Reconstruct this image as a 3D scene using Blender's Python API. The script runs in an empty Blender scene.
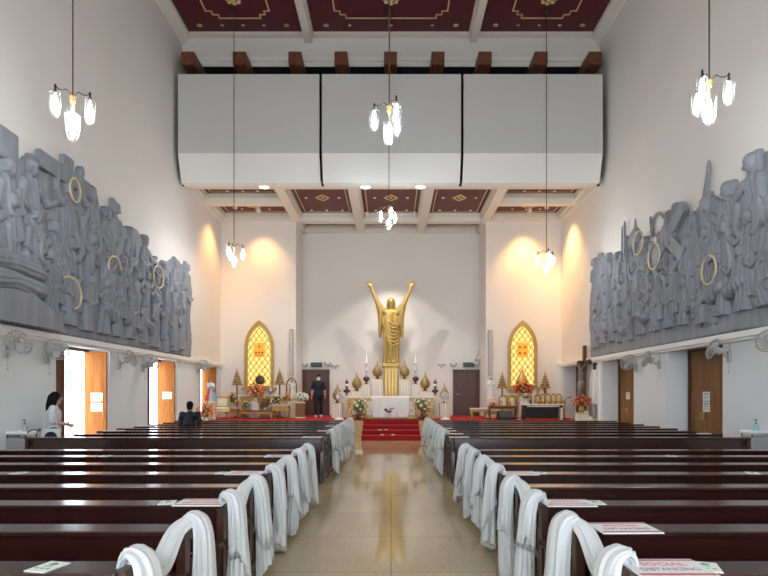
import bpy, bmesh, math, random
import numpy as np
from mathutils import Vector, Matrix
random.seed(7); R = math.radians; PI = math.pi
S = bpy.context.scene; COL = S.collection
H = 1.6; F = 560.0; VX = 391.0; VY = 393.0     # eye height, focal length in px, vanishing point
def X(px, Y): return (px - VX) * Y / F
def Z(py, Y): return H + (VY - py) * Y / F

# ---------------------------------------------------------------- materials
MATS = {}
def mat(name, col, rough=.5, metal=0, noise=0, nscale=8, emis=None, estr=0, bump=0, bscale=40, spec=.5, stretch=None, coat=0):
    if name in MATS: return MATS[name]
    m = bpy.data.materials.new(name); m.use_nodes = True
    nt = m.node_tree; b = nt.nodes['Principled BSDF']
    b.inputs['Base Color'].default_value = (*col, 1); b.inputs['Roughness'].default_value = rough
    b.inputs['Metallic'].default_value = metal; b.inputs['Specular IOR Level'].default_value = spec
    b.inputs['Coat Weight'].default_value = coat; b.inputs['Coat Roughness'].default_value = .12
    if emis: b.inputs['Emission Color'].default_value = (*emis, 1); b.inputs['Emission Strength'].default_value = estr
    if noise or bump:
        tc = nt.nodes.new('ShaderNodeTexCoord'); mp = nt.nodes.new('ShaderNodeMapping')
        nt.links.new(tc.outputs['Object'], mp.inputs[0])
        if stretch: mp.inputs['Scale'].default_value = stretch
    if noise:
        n = nt.nodes.new('ShaderNodeTexNoise'); n.inputs['Scale'].default_value = nscale; n.inputs['Detail'].default_value = 5
        nt.links.new(mp.outputs[0], n.inputs['Vector'])
        r = nt.nodes.new('ShaderNodeValToRGB')
        r.color_ramp.elements[0].position = .3; r.color_ramp.elements[1].position = .7
        r.color_ramp.elements[0].color = (*[c * (1 - noise) for c in col], 1)
        r.color_ramp.elements[1].color = (*[min(1, c * (1 + noise)) for c in col], 1)
        nt.links.new(n.outputs['Fac'], r.inputs[0]); nt.links.new(r.outputs[0], b.inputs['Base Color'])
    if bump:
        n2 = nt.nodes.new('ShaderNodeTexNoise'); n2.inputs['Scale'].default_value = bscale
        nt.links.new(mp.outputs[0], n2.inputs['Vector'])
        bp = nt.nodes.new('ShaderNodeBump'); bp.inputs['Strength'].default_value = bump; bp.inputs['Distance'].default_value = .01
        nt.links.new(n2.outputs['Fac'], bp.inputs['Height']); nt.links.new(bp.outputs[0], b.inputs['Normal'])
    MATS[name] = m; return m
M = {}
M['wall'] = mat('wall_paint', (.80, .765, .72), .75, noise=.02, nscale=.6)
M['wall_low'] = mat('lower_wall_daylight', (.80, .82, .83), .7, noise=.02, nscale=.6)  # bluish daylight from the doors put into the colour below the ledge
M['white'] = mat('white_trim', (.87, .86, .83), .55)
M['cream'] = mat('cream_moulding', (.80, .76, .68), .55)
M['red'] = mat('ceiling_red', (.10, .005, .014), .5, noise=.15, nscale=5)
M['redwood'] = mat('coffer_red', (.13, .018, .010), .45, noise=.25, nscale=6)
M['gold'] = mat('gold', (.60, .41, .15), .36, .7, noise=.12, nscale=9)
M['goldpaint'] = mat('gold_paint', (.50, .335, .10), .42, .35, noise=.10, nscale=5)
M['goldline'] = mat('gold_line', (.80, .62, .34), .5, .2)
M['bronze'] = mat('aged_gold', (.34, .225, .085), .42, .4, noise=.25, nscale=14)
M['darkbronze'] = mat('dark_bronze', (.10, .065, .04), .4, .6, noise=.2)
M['pew'] = mat('pew_mahogany', (.034, .0075, .005), .24, noise=.35, nscale=5, stretch=(.5, 7, 7), coat=.45)
M['pewin'] = mat('pew_end_wood', (.050, .018, .011), .35, noise=.3, nscale=5, stretch=(3, 3, .6), coat=.2)
M['pad'] = mat('kneeler_pad', (.22, .10, .04), .6)
M['door'] = mat('door_wood_lit', (.42, .135, .022), .6, noise=.25, nscale=3, stretch=(5, 5, .5), spec=.25)  # lit copy of the side door wood, daylight put into the colour
M['doorshaded'] = mat('door_wood_shaded', (.25, .108, .026), .5, noise=.28, nscale=3, stretch=(5, 5, .5), coat=.1)  # shaded copy of the side door wood, shade put into the colour
M['darkwood'] = mat('dark_panel_wood', (.085, .032, .018), .4, noise=.3, nscale=4, stretch=(4, 4, .6))
M['beamwood'] = mat('timber_beam', (.16, .055, .03), .5, noise=.25, nscale=3, stretch=(4, .6, 4))
M['void'] = mat('recess_shade', (.012, .018, .026), .8)
M['panel'] = mat('suspended_panel', (.66, .665, .655), .6, noise=.01, nscale=1)
M['black'] = mat('black_plastic', (.012, .012, .014), .4)
M['carpet'] = mat('red_carpet', (.36, .005, .009), .85, noise=.1, nscale=60, bump=.3, bscale=300)
M['stone'] = mat('relief_stone', (.255, .268, .30), .55, noise=.16, nscale=1.1, bump=.9, bscale=4, stretch=(2, 4.5, .9))
M['grey'] = mat('grey_plastic', (.42, .41, .39), .45)
M['steel'] = mat('brushed_steel', (.45, .46, .47), .35, .7)
M['iron'] = mat('dark_iron', (.05, .04, .03), .45, .6)
M['paper'] = mat('white_paper', (.86, .86, .86), .6)
M['pinkink'] = mat('pink_ink', (.68, .27, .30), .6)
M['greyink'] = mat('grey_ink', (.42, .33, .37), .6)
M['greenink'] = mat('green_ink', (.10, .42, .20), .6)
M['blueink'] = mat('blue_ink', (.16, .38, .60), .6)
M['cloth'] = mat('white_cloth', (.84, .80, .76), .8)
M['marble'] = mat('cream_marble', (.78, .72, .60), .3, noise=.06, nscale=3)
M['candle'] = mat('candle_wax', (.88, .86, .80), .5)
M['skin'] = mat('skin', (.50, .29, .19), .55)
M['hair'] = mat('black_hair', (.005, .004, .004), .8, spec=.2)
M['navy'] = mat('navy_cloth', (.009, .012, .024), .8)
M['blackcloth'] = mat('black_cloth', (.008, .008, .011), .85)
M['tee'] = mat('white_tee', (.66, .66, .67), .8)
M['denim'] = mat('dark_denim', (.02, .03, .06), .8)
M['leaf'] = mat('green_leaves', (.10, .17, .05), .6, noise=.3)
M['forange'] = mat('orange_petals', (.85, .20, .05), .6, noise=.15, nscale=20)
M['fpeach'] = mat('peach_petals', (.85, .42, .26), .6, noise=.15, nscale=20)
M['fyellow'] = mat('yellow_petals', (.86, .66, .30), .6, noise=.15, nscale=20)
M['fwhite'] = mat('white_petals', (.82, .82, .68), .6, noise=.08, nscale=20)
M['fred'] = mat('red_petals', (.40, .03, .03), .6, noise=.2, nscale=20)
M['fpink'] = mat('pink_petals', (.82, .38, .34), .6, noise=.2, nscale=20)
M['fgreen'] = mat('pale_green_petals', (.66, .80, .58), .6, noise=.1, nscale=20)
M['robe'] = mat('pale_robe', (.72, .74, .76), .6)
M['rayred'] = mat('red_ray', (.60, .08, .06), .6)
M['rayblue'] = mat('blue_ray', (.25, .42, .62), .6)
M['brownrobe'] = mat('brown_robe', (.30, .12, .06), .6)
M['cushion'] = mat('cream_cushion', (.78, .70, .52), .7)
M['aqua'] = mat('aqua_bottle', (.25, .55, .62), .25)
M['pave'] = mat('pavement', (.7, .7, .7), .8)
M['orangeplaque'] = mat('orange_plaque', (.85, .42, .04), .5, emis=(1, .40, .03), estr=.35)
M['downlight'] = mat('downlight', (1, 1, 1), .4, emis=(1, .97, .9), estr=14)
def emission(name, col, s):
    m = bpy.data.materials.new(name); m.use_nodes = True; nt = m.node_tree; nt.nodes.clear()
    o = nt.nodes.new('ShaderNodeOutputMaterial'); e = nt.nodes.new('ShaderNodeEmission')
    e.inputs[0].default_value = (*col, 1); e.inputs[1].default_value = s
    nt.links.new(e.outputs[0], o.inputs[0]); return m
BULB = 128.0
M['bulb'] = emission('bulb_glow', (.93, .97, 1.0), BULB)
M['glow'] = emission('amber_backlight', (1.0, .66, .20), 1.25)
def mixmat(name, parts):
    """parts: list of (weight, kind, colour, roughness) mixed in sequence"""
    m = bpy.data.materials.new(name); m.use_nodes = True; nt = m.node_tree; nt.nodes.clear()
    o = nt.nodes.new('ShaderNodeOutputMaterial'); prev = None; tot = 0
    for w, kind, col, ro in parts:
        n = nt.nodes.new({'t': 'ShaderNodeBsdfTransparent', 'd': 'ShaderNodeBsdfDiffuse', 'l': 'ShaderNodeBsdfTranslucent', 'g': 'ShaderNodeBsdfGlossy'}[kind])
        n.inputs[0].default_value = (*col, 1)
        if kind == 'g': n.inputs['Roughness'].default_value = ro
        tot += w
        if prev is None: prev = n
        else:
            x = nt.nodes.new('ShaderNodeMixShader'); x.inputs[0].default_value = w / tot
            nt.links.new(prev.outputs[0], x.inputs[1]); nt.links.new(n.outputs[0], x.inputs[2]); prev = x
    nt.links.new(prev.outputs[0], o.inputs[0]); return m
M['glass'] = mixmat('shade_glass', [(.80, 't', (.97, .99, 1), 0), (.002, 'l', (.93, .98, 1), 0), (.06, 'g', (.95, .98, 1), .05)])
M['tulle'] = mixmat('white_tulle', [(.56, 'd', (.90, .92, .92), 0), (.32, 'l', (.90, .92, .92), 0), (.12, 't', (1, 1, 1), 0)])
# floor: polished stone with joints
def floor_mat():
    m = bpy.data.materials.new('polished_stone_floor'); m.use_nodes = True; nt = m.node_tree; b = nt.nodes['Principled BSDF']
    tc = nt.nodes.new('ShaderNodeTexCoord')
    n = nt.nodes.new('ShaderNodeTexNoise'); n.inputs['Scale'].default_value = 60; n.inputs['Detail'].default_value = 6
    n2 = nt.nodes.new('ShaderNodeTexNoise'); n2.inputs['Scale'].default_value = 1.2; n2.inputs['Detail'].default_value = 4
    br = nt.nodes.new('ShaderNodeTexBrick'); br.offset = 0; br.inputs['Scale'].default_value = 1; br.inputs['Mortar Size'].default_value = .006
    br.inputs['Brick Width'].default_value = 1.25; br.inputs['Row Height'].default_value = 1.25
    br.inputs['Color1'].default_value = (1, 1, 1, 1); br.inputs['Color2'].default_value = (.93, .93, .93, 1); br.inputs['Mortar'].default_value = (.55, .52, .48, 1)
    for k in (n, n2, br): nt.links.new(tc.outputs['Object'], k.inputs['Vector'])
    r = nt.nodes.new('ShaderNodeValToRGB'); r.color_ramp.elements[0].position = .32; r.color_ramp.elements[1].position = .68
    r.color_ramp.elements[0].color = (.46, .35, .19, 1); r.color_ramp.elements[1].color = (.72, .58, .37, 1)
    nt.links.new(n.outputs['Fac'], r.inputs[0])
    r2 = nt.nodes.new('ShaderNodeValToRGB'); r2.color_ramp.elements[0].color = (.80, .80, .80, 1); r2.color_ramp.elements[1].color = (1.1, 1.08, 1.02, 1)
    nt.links.new(n2.outputs['Fac'], r2.inputs[0])
    def mul(a, c):
        x = nt.nodes.new('ShaderNodeMix'); x.data_type = 'RGBA'; x.blend_type = 'MULTIPLY'; x.inputs[0].default_value = 1
        nt.links.new(a, x.inputs[6]); nt.links.new(c, x.inputs[7]); return x.outputs[2]
    nt.links.new(mul(mul(r.outputs[0], r2.outputs[0]), br.outputs['Color']), b.inputs['Base Color'])
    b.inputs['Roughness'].default_value = .07; b.inputs['Specular IOR Level'].default_value = .62
    bp = nt.nodes.new('ShaderNodeBump'); bp.inputs['Strength'].default_value = .02; bp.inputs['Distance'].default_value = .02
    nt.links.new(n2.outputs['Fac'], bp.inputs['Height']); nt.links.new(bp.outputs[0], b.inputs['Normal'])
    return m
M['floor'] = floor_mat()

# ---------------------------------------------------------------- mesh builder
def frame_of(t):
    t = t.normalized(); up = Vector((0, 0, 1)) if abs(t.z) < .95 else Vector((0, 1, 0))
    a = t.cross(up).normalized(); return a, a.cross(t).normalized()
class MB:
    def __init__(s): s.v = []; s.f = []; s.sm = []
    def add(s, vs, fs, smooth=False):
        o = len(s.v); s.v += [tuple(v) for v in vs]; s.f += [tuple(i + o for i in f) for f in fs]; s.sm += [smooth] * len(fs); return s
    def box(s, x0, x1, y0, y1, z0, z1, rot=None, piv=None):
        vs = [Vector((x, y, z)) for z in (z0, z1) for y in (y0, y1) for x in (x0, x1)]
        if rot is not None:
            p = Vector(piv) if piv is not None else Vector(((x0 + x1) / 2, (y0 + y1) / 2, (z0 + z1) / 2))
            vs = [p + rot @ (v - p) for v in vs]
        return s.add(vs, [(0, 2, 3, 1), (4, 5, 7, 6), (0, 1, 5, 4), (2, 6, 7, 3), (0, 4, 6, 2), (1, 3, 7, 5)])
    def bbox(s, x0, x1, y0, y1, z0, z1, b=.01):
        """box with chamfered edges"""
        bm = bmesh.new(); bmesh.ops.create_cube(bm, size=1)
        for v in bm.verts: v.co = Vector(((x0 + x1) / 2 + v.co.x * (x1 - x0), (y0 + y1) / 2 + v.co.y * (y1 - y0), (z0 + z1) / 2 + v.co.z * (z1 - z0)))
        bmesh.ops.bevel(bm, geom=bm.edges[:], offset=b, segments=2, affect='EDGES', profile=.5)
        return s.frombm(bm)
    def frombm(s, bm, smooth=False):
        bm.verts.ensure_lookup_table(); bm.verts.index_update()
        s.add([v.co.copy() for v in bm.verts], [[v.index for v in f.verts] for f in bm.faces], smooth); bm.free(); return s
    def tube(s, pts, r, n=8, cap=True, smooth=True, closed=False):
        pts = [Vector(p) for p in pts]; rs = r if isinstance(r, (list, tuple)) else [r] * len(pts)
        vs = []; fs = []; L = len(pts); a = None
        for i, p in enumerate(pts):
            if closed: t = pts[(i + 1) % L] - pts[i - 1]
            else: t = pts[min(i + 1, L - 1)] - pts[max(i - 1, 0)]
            if t.length < 1e-9: t = Vector((0, 0, 1))
            t.normalize()
            if a is None: a, b = frame_of(t)
            else:
                a = (a - t * a.dot(t))
                a = a.normalized() if a.length > 1e-6 else frame_of(t)[0]
                b = a.cross(t).normalized()
            vs += [p + (a * math.cos(2 * PI * k / n) + b * math.sin(2 * PI * k / n)) * rs[i] for k in range(n)]
        m = L if closed else L - 1
        for i in range(m):
            j = (i + 1) % L
            for k in range(n):
                k2 = (k + 1) % n; fs.append((i * n + k, i * n + k2, j * n + k2, j * n + k))
        if cap and not closed: fs += [tuple(range(n))[::-1], tuple((L - 1) * n + k for k in range(n))]
        return s.add(vs, fs, smooth)
    def lathe(s, prof, c=(0, 0, 0), n=20, smooth=True, sx=1, sy=1, axis=None):
        c = Vector(c); vs = []; fs = []; q = Vector((0, 0, 1)).rotation_difference(Vector(axis).normalized()) if axis is not None else None
        for r, z in prof:
            for k in range(n):
                v = Vector((r * math.cos(2 * PI * k / n) * sx, r * math.sin(2 * PI * k / n) * sy, z))
                vs.append(c + (q @ v if q else v))
        for i in range(len(prof) - 1):
            for k in range(n):
                k2 = (k + 1) % n; fs.append((i * n + k, i * n + k2, (i + 1) * n + k2, (i + 1) * n + k))
        fs += [tuple(range(n))[::-1], tuple((len(prof) - 1) * n + k for k in range(n))]
        return s.add(vs, fs, smooth)
    def ball(s, c, r, n=12, sc=(1, 1, 1), rot=None):
        c = Vector(c); m = max(5, n // 2 + 1); vs = []; fs = []
        for i in range(m + 1):
            th = PI * i / m
            for k in range(n):
                v = Vector((math.sin(th) * math.cos(2 * PI * k / n) * r * sc[0], math.sin(th) * math.sin(2 * PI * k / n) * r * sc[1], -math.cos(th) * r * sc[2]))
                vs.append(c + (rot @ v if rot is not None else v))
        for i in range(m):
            for k in range(n):
                k2 = (k + 1) % n; fs.append((i * n + k, i * n + k2, (i + 1) * n + k2, (i + 1) * n + k))
        return s.add(vs, fs, True)
    def cone(s, p0, p1, r0, r1, n=14):          # round-ended limb
        s.tube([p0, p1], [r0, r1], n); s.ball(p0, r0, n); s.ball(p1, r1, n); return s
    def limb(s, pts, rs, n=14):
        for i in range(len(pts) - 1): s.cone(pts[i], pts[i + 1], rs[i], rs[i + 1], n)
        return s
    def prism(s, poly, axis, a0, a1):
        """extrude 2D polygon; axis 'x': poly=(y,z) ; 'y': poly=(x,z) ; 'z': poly=(x,y)"""
        n = len(poly); mk = {'x': lambda p, a: (a, p[0], p[1]), 'y': lambda p, a: (p[0], a, p[1]), 'z': lambda p, a: (p[0], p[1], a)}[axis]
        vs = [mk(p, a0) for p in poly] + [mk(p, a1) for p in poly]
        fs = [tuple(range(n)), tuple(range(2 * n - 1, n - 1, -1))] + [(i, i + n, (i + 1) % n + n, (i + 1) % n) for i in range(n)]
        return s.add(vs, fs)
    def mesh(s, name, m):
        me = bpy.data.meshes.new(name); me.from_pydata(s.v, [], s.f); me.materials.append(m)
        me.polygons.foreach_set('use_smooth', s.sm)
        bm = bmesh.new(); bm.from_mesh(me); bmesh.ops.remove_doubles(bm, verts=bm.verts, dist=1e-6)
        bmesh.ops.dissolve_degenerate(bm, dist=1e-7, edges=bm.edges); bmesh.ops.recalc_face_normals(bm, faces=bm.faces); bm.to_mesh(me); bm.free(); me.update(); return me
    def build(s, name, m, parent=None):
        o = bpy.data.objects.new(name, s.mesh(name, m)); COL.objects.link(o)
        if parent is not None: o.parent = parent
        return o
    def remesh(s, name, m, parent=None, vox=.01, it=3):
        me = s.mesh(name + '_raw', m); o = bpy.data.objects.new(name + '_raw', me); COL.objects.link(o)
        r = o.modifiers.new('r', 'REMESH'); r.mode = 'VOXEL'; r.voxel_size = vox; r.use_smooth_shade = True
        if it:
            sm = o.modifiers.new('s', 'SMOOTH'); sm.iterations = it; sm.factor = .5
        dg = bpy.context.evaluated_depsgraph_get(); dg.update()
        me2 = bpy.data.meshes.new_from_object(o.evaluated_get(dg)); me2.name = name
        bpy.data.objects.remove(o); bpy.data.meshes.remove(me)
        if not me2.materials: me2.materials.append(m)
        me2.polygons.foreach_set('use_smooth', [True] * len(me2.polygons))
        o2 = bpy.data.objects.new(name, me2); COL.objects.link(o2)
        if parent is not None: o2.parent = parent
        return o2
def tag(o, label, cat, group=None):
    o['label'] = label; o['category'] = cat
    if group: o['group'] = group
    return o
def thing(name, label, cat, loc=(0, 0, 0), rz=0, group=None):
    o = bpy.data.objects.new(name, None); COL.objects.link(o); o.location = loc; o.rotation_euler = (0, 0, rz); o.empty_display_size = .1
    return tag(o, label, cat, group)
def struct(name, mb, m, parent=None):
    o = mb.build(name, m, parent)
    if parent is None: o['kind'] = 'structure'
    return o
def dup(root, label=None, loc=None, rz=None, group=None, scale=None):
    r = root.copy(); COL.objects.link(r)
    if loc is not None: r.location = loc
    if rz is not None: r.rotation_euler = (0, 0, rz)
    if scale is not None: r.scale = (scale,) * 3
    if label: r['label'] = label
    if group: r['group'] = group
    for ch in list(root.children):
        c = ch.copy(); COL.objects.link(c); c.parent = r
        for g in list(ch.children):
            d = g.copy(); COL.objects.link(d); d.parent = c
    return r
def text_mesh(txt, size, name='lettering', extrude=.0008):
    cu = bpy.data.curves.new(name, 'FONT'); cu.body = txt; cu.size = size; cu.align_x = 'CENTER'; cu.align_y = 'CENTER'; cu.extrude = extrude; cu.offset = size * .012
    o = bpy.data.objects.new(name, cu); COL.objects.link(o)
    dg = bpy.context.evaluated_depsgraph_get(); dg.update()
    me = bpy.data.meshes.new_from_object(o.evaluated_get(dg)); bpy.data.objects.remove(o); bpy.data.curves.remove(cu); return me

# ---------------------------------------------------------------- camera, world, view
cam = bpy.data.cameras.new('camera'); co = bpy.data.objects.new('camera', cam); COL.objects.link(co)
co.location = (0, 0, H); co.rotation_euler = (R(90), 0, 0); cam.sensor_width = 36; cam.lens = 36 * F / 768
cam.shift_x = -(VX - 384) / 768; cam.shift_y = (VY - 288) / 768; cam.clip_start = .05; cam.clip_end = 200
S.camera = co
S.view_settings.view_transform = 'Standard'; S.view_settings.look = 'None'; S.view_settings.gamma = 1; S.view_settings.use_curve_mapping = False
S.view_settings.exposure = 0.28
w = bpy.data.worlds.new('sky'); S.world = w; w.use_nodes = True
w.node_tree.nodes['Background'].inputs[0].default_value = (.80, .90, 1, 1); w.node_tree.nodes['Background'].inputs[1].default_value = 7.5
S.cycles.use_denoising = True; S.cycles.max_bounces = 8; S.cycles.diffuse_bounces = 5; S.cycles.transparent_max_bounces = 12
S.cycles.sample_clamp_indirect = 4; S.cycles.caustics_reflective = False; S.cycles.caustics_refractive = False

# ================================================================ THE ROOM
WALL = 7.0; OUT = 7.63; DH = 2.68; TOPN = 13.6
OPEN = {'left': [(11.7, 13.95), (16.1, 18.3), (20.5, 22.6)], 'right': [(11.82, 14.2), (16.15, 18.55), (20.45, 22.75)]}
struct('floor', MB().box(-7.63, 7.63, -6, 25.2, -.2, 0), M['floor'])
for side, sg in (('left', -1), ('right', 1)):
    b = MB(); xa, xb = sorted((sg * WALL, sg * OUT)); y = -6
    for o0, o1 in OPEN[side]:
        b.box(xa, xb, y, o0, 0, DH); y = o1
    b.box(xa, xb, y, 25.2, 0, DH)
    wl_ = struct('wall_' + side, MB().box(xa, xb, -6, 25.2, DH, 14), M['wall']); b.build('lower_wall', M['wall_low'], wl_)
    xa, xb = sorted((sg * WALL, sg * (WALL - .12)))
    t = MB(); t.box(xa, xb, -5.9, 23, 2.70, 2.82); x2a, x2b = sorted((sg * WALL, sg * (WALL - .07))); t.box(x2a, x2b, -5.9, 23, 2.64, 2.70)
    struct('trim_' + ('1' if sg < 0 else '2'), t, M['white'])
    b = MB(); xa, xb = sorted((sg * 3.9, sg * 7.0)); b.box(xa, xb, 23, 25.2, .0, 9.2)
    struct('wall_niche_' + side, b, M['wall'])
struct('wall_back', MB().box(-3.9, 3.9, 24.7, 25.2, 0, 9.2), M['wall'])
struct('wall_rear_added_opening', MB().box(-7.63, -5, -6.3, -6, 0, 5.5).box(5, 7.63, -6.3, -6, 0, 5.5).box(-7.63, 7.63, -6.3, -6, 5.5, 14), M['wall'])  # unseen rear wall, wide opening added so daylight reaches the nave from behind
struct('added_rear_floor', MB().box(-7.63, 7.63, -20, -6, -.2, -.02), M['pave'])  # unseen floor added outside the rear opening to receive daylight
# steps and platform
st = MB()
for i, y0 in enumerate((18.8, 19.25, 19.7, 20.15)):
    st.box(-7, 7, y0, 24.7, .15 * i + (0 if i == 0 else .0), .15 * (i + 1))
st = MB().prism([(18.8, 0), (18.8, .15), (19.25, .15), (19.25, .30), (19.7, .30), (19.7, .45), (20.15, .45), (20.15, .60), (24.7, .60), (24.7, 0)], 'x', -7, 7)
struct('altar_steps', st, M['floor'])
e = .012
pr = [(18.8, 0), (18.8, .15), (19.25, .15), (19.25, .30), (19.7, .30), (19.7, .45), (20.15, .45), (20.15, .60), (20.9, .60)]
pr2 = [(18.8 - e, 0), (18.8 - e, .15 + e), (19.25 - e, .15 + e), (19.25 - e, .30 + e), (19.7 - e, .30 + e), (19.7 - e, .45 + e), (20.15 - e, .45 + e), (20.15 - e, .60 + e), (20.9, .60 + e)]
cp = MB()
for i in range(8):
    cp.prism([pr[i], pr[i + 1], pr2[i + 1], pr2[i]], 'x', -1.0, 1.0)
cp.box(-7, 7, 20.3, 23.0, .60, .612); cp.box(-3.9, 3.9, 23.0, 24.7, .60, .612)
struct('carpet', cp, M['carpet'])
nb = MB()
for i, (y0, z0) in enumerate(((18.8, .15), (19.25, .30), (19.7, .45), (20.15, .60))): nb.box(-1.0, 1.0, y0 - .03, y0 + .015, z0 + e, z0 + e + .008)
nb = nb.build('step_nosing', mat('carpet_edge', (.50, .10, .10), .6)); nb['kind'] = 'structure'

# ---- nave ceiling
ceil = struct('ceiling', MB().box(-7.63, 7.63, -6.3, 18.8, TOPN + .02, 14), M['red'])
cb = MB()
def beam(mb, x0, x1, y0, y1, z0=13.3, z1=TOPN + .03, st=.05, alongy=True):
    """beam with a stepped moulding on both sides"""
    mb.box(x0, x1, y0, y1, z0, z1)
    if alongy: mb.box(x0 - st, x1 + st, y0, y1, z0 + (z1 - z0) * .45, z1)
    else: mb.box(x0, x1, y0 - st, y1 + st, z0 + (z1 - z0) * .45, z1)
for sg in (-1, 1):
    beam(cb, sg * 2.75 - .12, sg * 2.75 + .12, -6, 18.7)
    cb.prism([(sg * 7.0, 13.28), (sg * 6.93, 13.28), (sg * 6.88, 13.36), (sg * 6.78, 13.5), (sg * 6.72, 13.5), (sg * 6.72, 13.63), (sg * 7.0, 13.63)], 'y', -6, 18.8)
for k in range(7): beam(cb, -6.75, 6.75, 15.28 - 3.5 * k, 15.5 - 3.5 * k, z0=13.302, alongy=False)
cb.box(-6.75, 6.75, 18.62, 18.8, 13.5, 13.62)
cb.build('ceiling_beams', M['cream'], ceil)
orn = MB()
for k in range(3):
    yc = 17.08 - 3.5 * k
    for xc, a in ((-4.83, 1.0), (0, 1.78), (4.83, 1.0)):
        z0, z1 = TOPN + .005, TOPN + .02; b = .87; s = .17; tw = .045
        # stepped rectangle outline
        for sx in (-1, 1):
            for sy in (-1, 1):
                pts = [(0, b), (a - 2 * s, b), (a - 2 * s, b - s), (a - s, b - s), (a - s, b - 2 * s), (a, b - 2 * s), (a, 0)]
                for i in range(6):
                    p, q = pts[i], pts[i + 1]
                    xs = sorted((xc + sx * p[0], xc + sx * q[0])); ys = sorted((yc + sy * p[1], yc + sy * q[1]))
                    orn.box(xs[0] - tw / 2, xs[1] + tw / 2, ys[0] - tw / 2, ys[1] + tw / 2, z0, z1)
        for q in range(8):
            an = q * PI / 4; orn.ball((xc + .2 * math.cos(an), yc + .2 * math.sin(an), TOPN + .01), .075, 8, (1, 1, .3))
        orn.ball((xc, yc, TOPN), .1, 10, (1, 1, .4))
        xs = (-1.42, -.68, 0, .68, 1.42) if a < 1.5 else (-2.12, -1.35, 0, 1.35, 2.12)
        for i, dx in enumerate(xs):
            for sy in (-1, 1):
                r = .075 if i in (0, 4) else .045
                orn.lathe([(r, 0), (r, .02), (r * .6, .03), (r * .6, .0)], (xc + dx, yc + sy * 1.2, TOPN - .01), 10, sx=1.2)
orn.build('gold_ornaments', M['goldline'], ceil)
struct('wall_header', MB().box(-7, 7, 18.8, 18.82, 12.56, 13.7), M['wall'])
struct('trim_3', MB().box(-7, 7, 18.74, 18.8, 12.72, 12.86), M['white'])
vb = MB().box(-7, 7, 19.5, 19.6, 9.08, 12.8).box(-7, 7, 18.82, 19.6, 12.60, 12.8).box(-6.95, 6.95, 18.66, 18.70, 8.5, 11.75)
struct('trim_4', vb, M['void'])  # near-black boards stand in for shade in the recess and panel gaps
for i, px in enumerate((188, 239.5, 295, 341, 390.5, 438, 485, 541, 595)):
    x = (px - VX) * 18.1 / F
    struct('trim_%d' % (10 + i), MB().bbox(x - .21, x + .21, 18.06, 19.3, 12.2, 12.62, .015), M['beamwood'])
# three suspended panels
PG = 'suspended white panels in front of the sanctuary'
for (xa, xb), lb in zip(((-6.85, -2.31), (-2.22, 2.25), (2.34, 6.81)), ('left of the three big white panels hanging across the sanctuary opening', 'middle one of the three big white panels hanging above the statue', 'right of the three big white panels hanging across the sanctuary opening')):
    o = MB().prism([(18.0, 9.31), (18.0, 11.85), (18.12, 11.85), (18.12, 9.31)], 'x', xa, xb).build('hanging_panel', M['panel']); tag(o, lb, 'panel', PG)
    MB().prism([(18.0, 9.309), (18.3, 8.47), (18.62, 8.47), (18.62, 8.6), (18.4, 8.6), (18.12, 9.309)], 'x', xa, xb).build('lower_flap', M['white'], o)
    for x in (xa + .02, (xa + xb) / 2, xb - .02): MB().box(x - .02, x + .02, 18.12, 18.6, 11.5, 11.6).box(x - .02, x + .02, 18.55, 18.6, 8.6, 11.6).build('support_frame', M['iron'], o)
# ---- sanctuary ceiling
SZ, SR = 8.62, 8.97
sc = struct('ceiling_sanctuary', MB().box(-7, 7, 18.75, 25.2, SR, SR + .1), M['redwood'])
sb = MB(); sl = MB(); so = MB()
for x in (-3.85, -1.31, 1.31, 3.85): beam(sb, x - .17, x + .17, 18.8, 24.7 if abs(x) < 2 else 23.0, SZ, SR + .02)
sb.box(-7, 7, 18.72, 19.28, SZ - .006, SR + .02)
for sg in (-1, 1):
    x0, x1 = sorted((sg * 4.02, sg * 6.9)); beam(sb, x0, x1, 20.7, 21.08, SZ + .003, SR + .02, alongy=False); sb.box(x0, x1, 22.86, 23.0, SZ + .02, SR + .02)
    x0, x1 = sorted((sg * 6.86, sg * 7)); sb.box(x0, x1, 19.2, 23, SZ - .02, SR + .02); x0, x1 = sorted((sg * 6.76, sg * 7)); sb.box(x0, x1, 19.2, 23, SZ + .12, SR + .02)
    x0, x1 = sorted((sg * 3.75, sg * 3.9)); sb.box(x0, x1, 23, 24.7, SZ + .02, SR + .02)
beam(sb, -3.7, 3.7, 22.95, 23.3, SZ + .003, SR + .02, alongy=False); sb.box(-3.9, 3.9, 24.55, 24.7, SZ + .02, SR + .02)
sb.build('coffer_beams', M['cream'], sc)
bays = [(-6.72, -4.1, 19.33, 20.63, 0), (-6.72, -4.1, 21.15, 22.82, 0), (4.1, 6.72, 19.33, 20.63, 0), (4.1, 6.72, 21.15, 22.82, 0)]
for x0, x1 in ((-3.6, -1.56), (-1.06, 1.06), (1.56, 3.6)): bays += [(x0, x1, 19.33, 22.88, 1), (x0, x1, 23.36, 24.52, 2)]
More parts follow.
